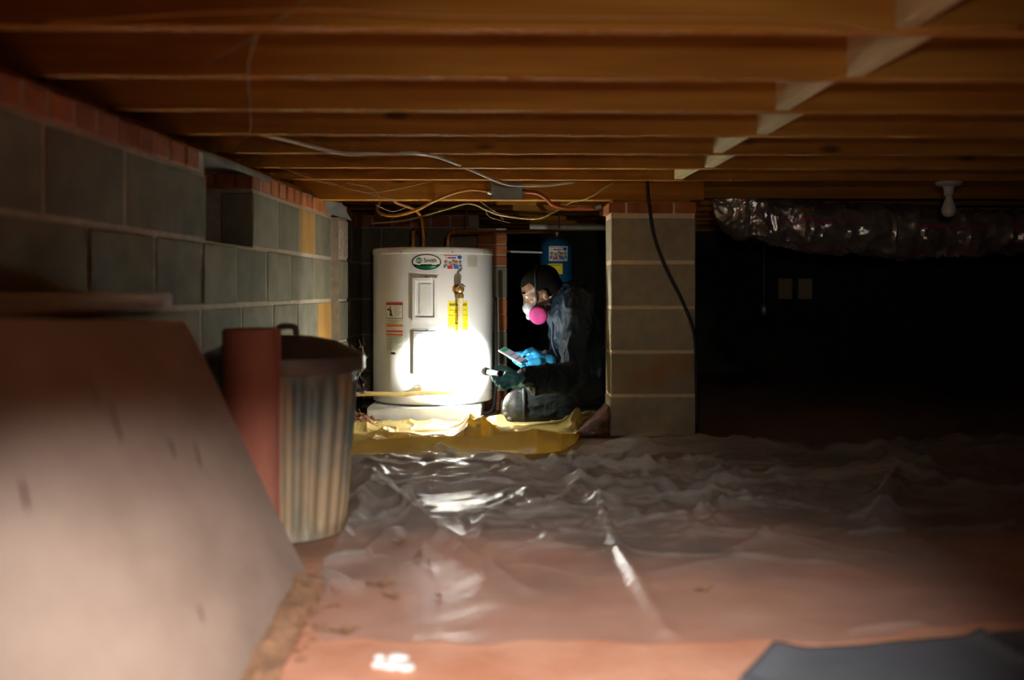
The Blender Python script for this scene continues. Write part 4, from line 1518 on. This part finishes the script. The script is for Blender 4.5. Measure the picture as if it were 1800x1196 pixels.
# rusty pipe section standing in front of the can
RC = Vector((-.630, 2.405, 0))
rpth = thing('rusty_pipe', RC, 'rusty red-brown length of pipe standing between the leaning board and the trash can', 'pipe')
MB().lathe([(.060, -.01), (.067, -.01), (.067, .562), (.0655, .566), (.061, .566), (.060, .562), (.060, .02)], RC, seg=48, close=False).obj('pipe_wall', 'rust', rpth, smooth=40)
MB().tube([RC + Vector((.067, .005, 0)), RC + Vector((.067, .005, .562))], .003, 6).obj('lock_seam', 'rust', rpth)

# ------------------------------------------------------------------ leaning board and what it leans on
bfar_b, bfar_t = Vector((-.474, 2.29, .012)), Vector((-.752, 2.29, .592))
bnear_b, bnear_t = Vector((-.400, .98, .012)), Vector((-.715, .98, .632))
nrm = (bnear_b - bfar_b).cross(bfar_t - bfar_b).normalized()
if nrm.x < 0:
    nrm = -nrm
th_ = .045
board = thing('leaning_board', (-.6, 1.6, 0), 'large tan board leaning low against the left wall in the near foreground', 'board')
ng = 40
uu_, vv_ = np.meshgrid(np.linspace(0, 1, ng), np.linspace(0, 1, ng))


def bil(q, r_):
    return np.stack([((1 - q) * (1 - r_)) * bnear_b[j] + q * (1 - r_) * bfar_b[j] + (1 - q) * r_ * bnear_t[j] + q * r_ * bfar_t[j] for j in range(3)], -1)


q = bil(uu_, vv_)
n_ = (fbm(q.reshape(-1, 3), 5, 3, 4).reshape(uu_.shape) - .5) * .006
q = q + n_[..., None] * np.array(nrm)
grid_mesh('board_face', q[..., 0], q[..., 1], q[..., 2], 'board', board)
bk = [Vector(q[0, 0]), Vector(q[0, -1]), Vector(q[-1, -1]), Vector(q[-1, 0])]
bb = [p - nrm * th_ for p in bk]
for p in bb:
    p.z = max(p.z, .004)
edge = MB()


def edge_strip(ids):
    """ragged edge between face border and back"""
    fr = [Vector(q[i, j]) for i, j in ids]
    bk_ = [p - nrm * th_ * (1 + .12 * math.sin(7 * k)) + Vector((0, .012 * math.sin(k * 2.3), 0)) for k, p in enumerate(fr)]
    for p in bk_:
        p.z = max(p.z, .003)
    n = len(fr)
    edge.add(fr + bk_, [(i, i + 1, n + i + 1, n + i) for i in range(n - 1)])


edge_strip([(0, j) for j in range(ng)])
edge_strip([(i, ng - 1) for i in range(ng)])
edge_strip([(ng - 1, j) for j in range(ng)])
edge_strip([(i, 0) for i in range(ng)])
edge.add(bb, [(0, 1, 2, 3)])
edge.obj('board_edge', 'board_edge', board)
for (px, py, ln_, an) in [(40, 870, .05, 1.1), (300, 790, .05, 1.2), (345, 800, .07, 1.0), (350, 1080, .035, 1.1), (200, 740, .10, 1.15), (160, 690, .07, 1.3)]:
    # short gouges in the face, found where the sight line meets the board
    o_ = Vector((0, 0, ZC))
    d_ = (P(px, py, 1) - o_)
    k = (bnear_b - o_).dot(nrm) / d_.dot(nrm)
    c_ = o_ + d_ * k
    e1 = (bnear_t - bnear_b).normalized()
    e2 = e1.cross(nrm).normalized()
    dr = (e1 * math.sin(an) + e2 * math.cos(an)).normalized()
    pr = dr.cross(nrm)
    pts_ = [c_ + dr * ln_ * t_ + pr * .003 * w_ + nrm * .004 for t_, w_ in [(-.5, 0), (-.2, 1), (.2, 1.3), (.5, 0), (.2, -1), (-.2, -1.2)]]
    MB().add(pts_, [(0, 1, 2, 3, 4, 5)]).obj('gouge', 'scratch', board)

# bank of crumbled soil along the foot of the board
by = np.linspace(.98, 2.30, 160)
bt_ = np.linspace(0, math.pi, 15)
BT, BYY = np.meshgrid(bt_, by)
foot = np.interp(BYY, [.98, 2.29], [-.400, -.474])
p3 = np.stack([np.cos(BT).ravel(), BYY.ravel(), np.sin(BT).ravel()], 1)
rg = .35 + 1.25 * fbm(p3 * np.array([.5, 1, .5]), 9, 5, 44).reshape(BT.shape)
BX = foot + .012 + .040 * np.cos(BT) * rg
BZ = -.004 + .034 * np.sin(BT) ** .7 * rg * np.clip((2.30 - BYY) / .10, 0.05, 1)
sb_ = grid_mesh('soil_bank', BX, BYY, BZ, 'crumbs')
tag(sb_, 'low bank of crumbled brown soil along the foot of the leaning board', 'soil')

# pale plank on stacked blocks behind the board
pk = piece('pale_plank', (-.895, 1.60, .634), (.155, 1.46, .040), 'plank_pale', None, WR, c=.006)
tag(pk, 'pale weathered plank lying level behind the top of the leaning board', 'plank')
for k in range(3):
    o = piece('concrete_block', (-.885, 2.10, .102 + k * .2035), (.15, .30, .2025), 'block', None, WR, c=.005)
    tag(o, ['bottom', 'middle', 'top'][k] + ' concrete block of the stack holding the pale plank behind the leaning board', 'block', 'blocks under the pale plank')

# ------------------------------------------------------------------ litter on the ground


def sheet_z(x, y):
    i = np.argmin((SX - x) ** 2 + (SY - y) ** 2)
    return float(zz.ravel()[i])


def leaf(px, py, size, label, n=1):
    x, y = fpx(px, py, .03)
    lz = sheet_z(x, y)
    mb = MB()
    for k in range(n):
        cx, cy = x + random.uniform(-.03, .03) * (n > 1), y + random.uniform(-.03, .03) * (n > 1)
        a = random.uniform(0, 6.28)
        pts = []
        m = 14
        for i in range(m):
            an = 2 * math.pi * i / m
            rr = size * (.55 + .45 * math.cos(an) ** 2) * (1 + .25 * math.sin(an * 5 + k))
            lx, ly = rr * math.cos(an), rr * .62 * math.sin(an)
            pts.append(Vector((cx + lx * math.cos(a) - ly * math.sin(a), cy + lx * math.sin(a) + ly * math.cos(a), lz + .007 + .004 * math.sin(an * 2 + k))))
        c = Vector((cx, cy, lz + .004))
        mb.add([c] + pts + [p - Vector((0, 0, .002)) for p in [c] + pts],
               [(0, 1 + i, 1 + (i + 1) % m) for i in range(m)] + [(m + 1, m + 2 + (i + 1) % m, m + 2 + i) for i in range(m)] +
               [(1 + i, m + 2 + i, m + 2 + (i + 1) % m, 1 + (i + 1) % m) for i in range(m)])
        mb.tube([c, c + Vector((math.cos(a) * size * 1.4, math.sin(a) * size * 1.4, .01))], .0012, 5)
    return tag(mb.obj('dry_leaf', 'leaf', None), label, 'leaf')


leaf(665, 1010, .030, 'large tan dry leaf on the sheet nearest the trash can')
leaf(700, 940, .018, 'small brown dry leaf below the fold right of the trash can')
leaf(735, 962, .020, 'curled dark dry leaf at the lower edge of the fold right of the trash can')
leaf(755, 978, .016, 'tiny dark leaf fragment right of the curled dark leaf')
leaf(1235, 1018, .018, 'single dry leaf on the clear sheet right of the long ridge')
leaf(600, 1090, .026, 'crumbled brown leaf at the front left corner of the clear sheet')
leaf(690, 1030, .018, 'small brown leaf just right of the large tan leaf')
leaf(770, 1030, .012, 'brown leaf crumb alone on the sheet left of the long ridge')
x, y = fpx(692, 1168)
lm = MB()
for k in range(9):
    lm.ellipsoid((x + random.uniform(-.03, .035), y + random.uniform(-.025, .025), .004), (random.uniform(.008, .022), random.uniform(.006, .018), .006), seg=10, rings=6)
tag(lm.obj('lime_patch', 'lime', None, smooth=180), 'splash of white lime on the bare clay in the foreground', 'lime')
x, y = fpx(487, 1163)
tag(MB().ellipsoid((x, y, .008), (.010, .008, .007), seg=10, rings=6).obj('pebble', 'lime', None, smooth=180), 'small white pebble beside the bottom of the leaning board', 'pebble')
# loose soil and straw left of the heater pad
db = MB()
for k in range(120):
    px = random.uniform(622, 668)
    py = random.uniform(712, 748)
    c = P(px, py, random.uniform(4.66, 4.85))
    c.z = random.uniform(.01, .09) * (1 - (px - 622) / 60)
    c.z = max(c.z, .012)
    dv_ = Vector((random.uniform(-1, 1), random.uniform(-1, 1), random.uniform(-.3, .5))).normalized() * random.uniform(.015, .06)
    db.tube([c, c + dv_ * .5 + Vector((0, 0, .006)), c + dv_], random.uniform(.001, .0025), 5)
for k in range(14):
    c = P(random.uniform(622, 655), 742, random.uniform(4.6, 4.85))
    c.z = .015
    db.ellipsoid(c, (random.uniform(.02, .04), random.uniform(.02, .04), random.uniform(.02, .05)), seg=8, rings=6)
tag(db.obj('straw_litter', 'debris', None), 'brown straw and loose soil heaped at the left end of the heater pad', 'debris', kind='stuff')
# litter along the foot of the leaning board
db = MB()
for k in range(70):
    y = random.uniform(1.7, 2.28)
    x = -.455 + (2.29 - y) * .05 + abs(random.gauss(0, .035))
    c = Vector((x, y, .010))
    dv_ = Vector((random.uniform(-1, 1), random.uniform(-1, 1), random.uniform(0, .3))).normalized() * random.uniform(.008, .028)
    db.tube([c, c + dv_ * .5 + Vector((0, 0, .004)), c + dv_], random.uniform(.0006, .0018), 5)
tag(db.obj('twig_litter', 'debris', None), 'brown twigs and crumbs scattered along the foot of the leaning board', 'debris', kind='stuff')

# ------------------------------------------------------------------ the kneeling man
man = thing('person', (.3, 4.95, 0), 'person in a dark navy jacket kneeling by the heater with phone, flashlight and pink-filter respirator', 'person')

pelvis = Vector((.40, 4.97, .205))
waist = Vector((.395, 4.97, .33))
chest = Vector((.335, 4.96, .475))
upper = Vector((.295, 4.95, .575))
neckb = Vector((.255, 4.945, .635))
shL, shR = Vector((.315, 4.785, .585)), Vector((.275, 5.115, .585))
elL, elR = Vector((.300, 4.665, .255)), Vector((.270, 5.16, .30))
wrL, wrR = P(912, 668, 4.49), P(958, 633, 4.84)
hpL, hpR = Vector((.40, 4.885, .175)), Vector((.40, 5.075, .175))
knL, knR = Vector((.045, 4.765, .105)), Vector((.075, 5.14, .105))
anL, anR = Vector((.40, 4.84, .060)), Vector((.42, 5.12, .060))
toL, toR = Vector((.56, 4.84, .055)), Vector((.58, 5.12, .055))

# head frame: face points left and down
tt_ = R(33)
HF = Vector((-math.cos(tt_), 0, -math.sin(tt_)))
HU = Vector((-math.sin(tt_), 0, math.cos(tt_)))
HS = Vector((0, -1, 0))
HM = Matrix((HF, HS, HU)).transposed()      # columns: forward, side, up
HO = P(950, 507, 4.93)


def hd(f, s_, u_):
    return HO + HF * f + HS * s_ + HU * u_


head = MB()
head.ellipsoid(hd(-.008, 0, .018), (.098, .075, .080), HM)
head.ellipsoid(hd(.030, 0, -.020), (.062, .066, .085), HM)
head.ellipsoid(hd(.055, 0, -.075), (.042, .052, .050), HM)
head.ellipsoid(hd(.076, 0, -.110), (.022, .030, .022), HM)
head.capsule(hd(.080, -.022, .020), hd(.080, .022, .020), .014, .014)
head.capsule(hd(.088, 0, .005), hd(.108, 0, -.035), .009, .014)
head.ellipsoid(hd(.103, .010, -.038), (.010, .008, .008), HM)
head.ellipsoid(hd(.103, -.010, -.038), (.010, .008, .008), HM)
for sgn in (1, -1):
    head.ellipsoid(hd(.062, .036 * sgn, -.030), (.022, .020, .020), HM)
    head.ellipsoid(hd(.002, .072 * sgn, -.040), (.017, .008, .030), HM)
    head.ellipsoid(hd(-.006, .079 * sgn, -.030), (.012, .006, .018), HM)
    head.ellipsoid(hd(.088, .020 * sgn, -.072), (.012, .016, .007), HM)
    head.capsule(hd(.01, .050 * sgn, -.085), hd(.07, .022 * sgn, -.118), .016, .014)
head.capsule(hd(-.045, 0, -.055), neckb + Vector((.01, 0, -.02)), .058, .066)

body = MB()
body.v, body.f = list(head.v), list(head.f)
body.chain([pelvis, waist, chest, upper], [.120, .105, .115, .10], (1, 1.25, 1))
body.capsule(shL, shR, .060, .060)
body.chain([upper, neckb], [.07, .055])
for sh, el, wr_ in ((shL, elL, wrL), (shR, elR, wrR)):
    body.chain([sh, el, wr_], [.052, .040, .027])
for hp, kn, an_, to in ((hpL, knL, anL, toL), (hpR, knR, anR, toR)):
    body.chain([hp, kn], [.075, .055])
    body.chain([kn + Vector((.02, 0, -.03)), an_, to], [.045, .036, .03])


# hands: palms and five fingers each, used for the body and, thicker, for the gloves
def hand_left(mb, g=0.0):
    """near hand: palm behind the flashlight, fingers running under it and curling up in front"""
    mb.capsule(wrL, P(899, 668, 4.455), .027 + g, .026 + g, (1, 1, 1))
    mb.chain([P(903, 660, 4.455), P(893, 657, 4.45)], [.020 + g, .017 + g])
    mb.chain([P(903, 674, 4.455), P(890, 676, 4.44)], [.021 + g, .018 + g])
    mb.chain([P(896, 665, 4.455), P(886, 666, 4.445)], [.024 + g, .020 + g])
    for kn, md, dp_, tip in [
        (P(886, 662, 4.452), P(873, 664, 4.450), P(866, 661, 4.435), P(864, 656.5, 4.420)),
        (P(886, 668, 4.442), P(875, 671, 4.438), P(868, 668, 4.420), P(867, 663, 4.406)),
        (P(888, 675, 4.432), P(879, 678, 4.424), P(873, 675, 4.406), P(873, 669, 4.396)),
        (P(893, 680, 4.424), P(886, 684, 4.414), P(881, 681, 4.398), P(880, 676, 4.390)),
    ]:
        mb.chain([kn, md, dp_, tip], [.0112 + g, .0100 + g, .0092 + g, .0078 + g], seg=12)
    mb.chain([P(902, 656, 4.455), P(889, 648, 4.445), P(879, 646, 4.436), P(871, 648, 4.432)], [.015 + g, .0125 + g, .0110 + g, .0088 + g], seg=12)


PHA, PHB = P(876, 615, 4.78), P(915, 638, 4.74)          # near long edge of the phone
PHS = Vector((.040, .060, .010))                          # across the phone


def hand_right(mb, g=0.0):
    """far hand: palm under the foot of the phone, fingers along its back, thumb along the near edge"""
    mb.capsule(wrR, P(944, 629, 4.82), .027 + g, .029 + g)
    mb.chain([P(946, 624, 4.84), P(934, 622, 4.84)], [.022 + g, .020 + g])
    mb.chain([P(946, 636, 4.80), P(933, 639, 4.79)], [.022 + g, .019 + g])
    mb.chain([P(938, 630, 4.82), P(929, 632, 4.81)], [.024 + g, .018 + g])
    for kn, md, dp_, tip in [
        (P(930, 623, 4.86), P(917, 621, 4.875), P(906, 622, 4.875), P(898, 622, 4.86)),
        (P(928, 632, 4.83), P(914, 634, 4.83), P(903, 632, 4.82), P(896, 628, 4.81)),
        (P(930, 638, 4.80), P(918, 641, 4.80), P(909, 639, 4.79), P(903, 634, 4.78)),
        (P(934, 642, 4.78), P(925, 646, 4.775), P(917, 644, 4.765), P(911, 640, 4.76)),
    ]:
        mb.chain([kn, md, dp_, tip], [.0112 + g, .0100 + g, .0092 + g, .0078 + g], seg=12)
    mb.chain([P(945, 622, 4.83), P(935, 615, 4.80), P(926, 618, 4.775), P(918, 625, 4.765)], [.016 + g, .0135 + g, .0115 + g, .0090 + g], seg=12)


hand_left(body, -.0022)
hand_right(body, -.0022)
remesh(body, 'body', 'skin', man, .0045, 3)

gl = MB()
hand_left(gl)
gl.capsule(wrL + (wrL - P(899, 668, 4.455)) * .3, wrL, .033, .030)
remesh(gl, 'glove', 'glove_blue_lit', man, .0028, 2)
gl = MB()
hand_right(gl)
gl.capsule(wrR + (wrR - P(944, 629, 4.82)) * .5, wrR, .034, .030)
remesh(gl, 'glove', 'glove_blue', man, .0028, 2)


def folds(amp, sc_, seed, stretch=(1, 1, 1)):
    def f(co):
        q_ = co * np.array(stretch)
        q_ = q_ + (np.stack([fbm(co, 7, 2, seed + 20 + j) for j in range(3)], 1) - .5) * .12
        return (fbm(q_, sc_, 3, seed, ridged=True) - .42) * amp
    return f


# jacket
jk = MB()
jk.chain([pelvis + Vector((0, 0, -.01)), waist, chest, upper], [.142, .132, .138, .125], (1, 1.28, 1))
jk.capsule(shL + Vector((0, .01, .0)), shR + Vector((0, -.01, 0)), .080, .080)
jk.chain([upper + Vector((0, 0, .01)), neckb + Vector((.015, 0, -.012))], [.10, .076])
jk.chain([shL, elL], [.082, .066])
cuffL = wrL.lerp(elL, .16)
jk.chain([elL, elL.lerp(cuffL, .55), cuffL], [.068, .062, .047])
jk.chain([elL.lerp(cuffL, .35) + Vector((0, 0, -.02)), elL.lerp(cuffL, .86) + Vector((0, 0, -.026))], [.055, .040])
jk.chain([shR, elR], [.080, .064])
jk.chain([elR, elR.lerp(wrR, .55), wrR.lerp(elR, .14)], [.064, .056, .044])
jk.capsule(pelvis + Vector((.02, -.05, -.03)), pelvis + Vector((.02, .05, -.03)), .13, .13)
jacket = remesh(jk, 'jacket', 'navy', man, .0065, 3, folds(.034, 11, 90, (1.1, 1.1, .7)))
co = MB()
ring_ = []
for k in range(25):
    an = 2 * math.pi * k / 24
    ring_.append(neckb + Vector((.016 + .070 * math.cos(an), .080 * math.sin(an), .016 + .030 * math.cos(an))))
co.tube(ring_, .017, 10, caps=False)
remesh(co, 'collar', 'navy', jacket, .004, 2)
tag(co_ := MB().tube(smooth_path([neckb + Vector((-.060, -.02, -.03)), Vector((.200, 4.86, .50)), Vector((.198, 4.855, .40)), Vector((.235, 4.86, .30))], 8), .006, 8).obj('front_placket', 'navy', jacket, smooth=180))

# trousers
tr = MB()
tr.capsule(pelvis + Vector((.01, -.06, -.02)), pelvis + Vector((.01, .06, -.02)), .135, .135)
for hp, kn, an_ in ((hpL, knL, anL), (hpR, knR, anR)):
    tr.chain([hp + Vector((0, 0, .005)), hp.lerp(kn, .5) + Vector((0, 0, .006)), kn], [.110, .094, .074])
    tr.chain([kn + Vector((.02, 0, -.028)), kn.lerp(an_, .5) + Vector((0, 0, -.01)), an_ + Vector((-.02, 0, .0))], [.066, .062, .052])
remesh(tr, 'trousers', 'trouser', man, .0065, 4, folds(.020, 9, 140, (.7, 1.3, 1.3)))
# boots
for an_, to in ((anL, toL), (anR, toR)):
    bt = MB()
    bt.chain([an_ + Vector((.02, 0, 0)), an_.lerp(to, .5) + Vector((0, 0, -.004)), to], [.052, .048, .040], (1, 1, .95))
    bo = remesh(bt, 'boot', 'boot', man, .005, 3)
# knee pads
for kn in (knL, knR):
    kp = MB()
    kp.ellipsoid(kn + Vector((-.030, 0, -.008)), (.062, .072, .080))
    pd_ = remesh(kp, 'knee_pad', 'knee_pad', man, .005, 2)
    kc = MB()
    for j in range(5):
        zc_ = kn.z - .055 + j * .022
        kc.capsule(Vector((kn.x - .078 + .006 * (j - 2) ** 2, kn.y - .048, zc_)), Vector((kn.x - .078 + .006 * (j - 2) ** 2, kn.y + .048, zc_)), .0125, .0125)
    remesh(kc, 'knee_cap', 'knee_cap', pd_, .0035, 1)
    MB().tube([kn + Vector((.012 + .0 * k, .080 * math.cos(k * math.pi / 8), .078 * math.sin(k * math.pi / 8))) for k in range(17)], .008, 8, caps=False).obj('strap', 'strap', pd_, smooth=180)

# hair: a close cap over the skull
hr = MB()
hr.ellipsoid(hd(-.014, 0, .026), (.1025, .0815, .0810), HM, 28, 18)
hr.ellipsoid(hd(-.045, 0, -.015), (.066, .0745, .072), HM, 24, 14)
hc_ = remesh(hr, 'hair', 'hair', man, .004, 2)
# cut the hair back from the face
bm = bmesh.new()
bm.from_mesh(hc_.data)
mo_ = OFF[hc_.name]
kill = []
for v_ in bm.verts:
    r_ = v_.co + mo_ - HO
    f_, u_ = r_.dot(HF), r_.dot(HU)
    if u_ < .050 - max(0, -(f_ - .035)) * 3.5 or (f_ > .075 and u_ < .052):
        if f_ > -.012 or u_ < -.075:
            kill.append(v_)
bmesh.ops.delete(bm, geom=kill, context='VERTS')
bm.to_mesh(hc_.data)
bm.free()
for sgn in (1, -1):
    e = MB().ellipsoid(hd(.0765, .031 * sgn, .002), (.012, .0125, .010), HM, 14, 10).obj('eye', 'eye_white', man, smooth=180)
    MB().ellipsoid(hd(.087, .032 * sgn, .000), (.003, .005, .005), HM, 10, 8).obj('iris', 'hair', e, smooth=180)
    MB().tube(smooth_path([hd(.088, .012 * sgn, .022), hd(.092, .028 * sgn, .028), hd(.080, .046 * sgn, .022)], 5), .004, 6).obj('eyebrow', 'hair', man, smooth=180)

# respirator: half mask, two pink filters, straps
rs = MB()
rs.ellipsoid(hd(.092, 0, -.066), (.034, .040, .050), HM)
rs.ellipsoid(hd(.112, 0, -.052), (.022, .022, .030), HM)
rs.capsule(hd(.112, 0, -.080), hd(.122, 0, -.088), .020, .018)
rs.capsule(hd(.095, .02, -.078), hd(.092, .055, -.088), .020, .019)
rs.capsule(hd(.095, -.02, -.078), hd(.092, -.055, -.088), .020, .019)
mask = remesh(rs, 'respirator', 'mask_grey', man, .0035, 3)
for sgn in (1, -1):
    axis = (HS * sgn * 1.0 + HF * .35 + HU * -.12).normalized()
    c_ = hd(.082, .066 * sgn, -.104)
    fp = MB().lathe([(.001, -.012), (.034, -.012), (.044, -.006), (.0465, .002), (.045, .010), (.038, .0145), (.020, .016), (.001, .0155)], c_, axis, seg=32, close=False)
    fo = fp.obj('filter', 'filter_pink', mask, smooth=60)
    st_ = MB()
    st_.tube(smooth_path([hd(.084, .040 * sgn, -.060), hd(.050, .068 * sgn, -.040), hd(.030, .076 * sgn, .000), hd(.010, .080 * sgn, .030), hd(-.02, .062 * sgn, .080), hd(-.05, 0, .108)], 6), .0065, 8)
    st_.tube(smooth_path([hd(.080, .045 * sgn, -.085), hd(.030, .074 * sgn, -.082), hd(-.02, .070 * sgn, -.070), hd(-.075, .045 * sgn, -.045), hd(-.100, 0, -.035)], 6), .0055, 8)
    st_.obj('head_strap', 'strap', mask, smooth=180)

# flashlight
fl_tail = TL - TD * .172
tor = thing('flashlight', fl_tail, 'slim metal flashlight held in the kneeling man\'s near hand, lighting the heater', 'flashlight')
MB().lathe([(.0125, .012), (.0125, .118), (.0110, .120), (.0110, .126)], fl_tail, TD, seg=20).obj('barrel', 'torch_body', tor, smooth=40)
MB().lathe([(.006, -.002), (.0115, 0), (.0135, .002), (.0135, .012), (.0125, .013)], fl_tail, TD, seg=20).obj('tail_cap', 'torch_dark', tor, smooth=40)
MB().lathe([(.0120, .124), (.0165, .132), (.0165, .140), (.0150, .141), (.0150, .145), (.0175, .146), (.0195, .160), (.0195, .172), (.0165, .172), (.0150, .168)], fl_tail, TD, seg=24, close=False).obj('lamp_head', 'torch_dark', tor, smooth=40)
MB().lathe([(.001, .167), (.0155, .167)], fl_tail, TD, seg=20, close=False).obj('lens', 'torch_lens', tor)

# phone
phone = thing('mobile_phone', PHB, 'mobile phone with a lit screen held in the kneeling man\'s far gloved hand', 'phone')
lx = (PHB - PHA).normalized()
sy = (PHS - lx * PHS.dot(lx)).normalized()
nz_ = lx.cross(sy)
if nz_.z < 0:
    nz_ = -nz_
pm = Matrix((lx, sy, nz_)).transposed().to_4x4()
L_ph, W_ph = .138, .068
pm.translation = PHA + sy * W_ph * .5 + lx * L_ph * .5
MB().cbox((-L_ph / 2, -W_ph / 2, -.009), (L_ph / 2, W_ph / 2, 0), .0025, pm).obj('phone_case', 'phone_case', phone)
scr = MB().cbox((-L_ph / 2 + .005, -W_ph / 2 + .004, 0), (L_ph / 2 - .012, W_ph / 2 - .004, .0008), 0, pm).obj('screen', 'screen', phone)
MB().cbox((-L_ph / 2 + .010, -W_ph / 2 + .004, .0008), (-L_ph / 2 + .030, W_ph / 2 - .004, .0012), 0, pm).obj('green_banner', 'screen_green', scr)
for k in (.012, .045):
    MB().cbox((-.02 + k, -W_ph / 2 + .006, .0008), (-.012 + k, W_ph / 2 - .006, .0012), 0, pm).obj('text_row', 'screen_grey', scr)

# every mesh keeps a clean name; nothing else is left in the scene
for me in list(bpy.data.meshes):
    if me.users == 0:
        bpy.data.meshes.remove(me)
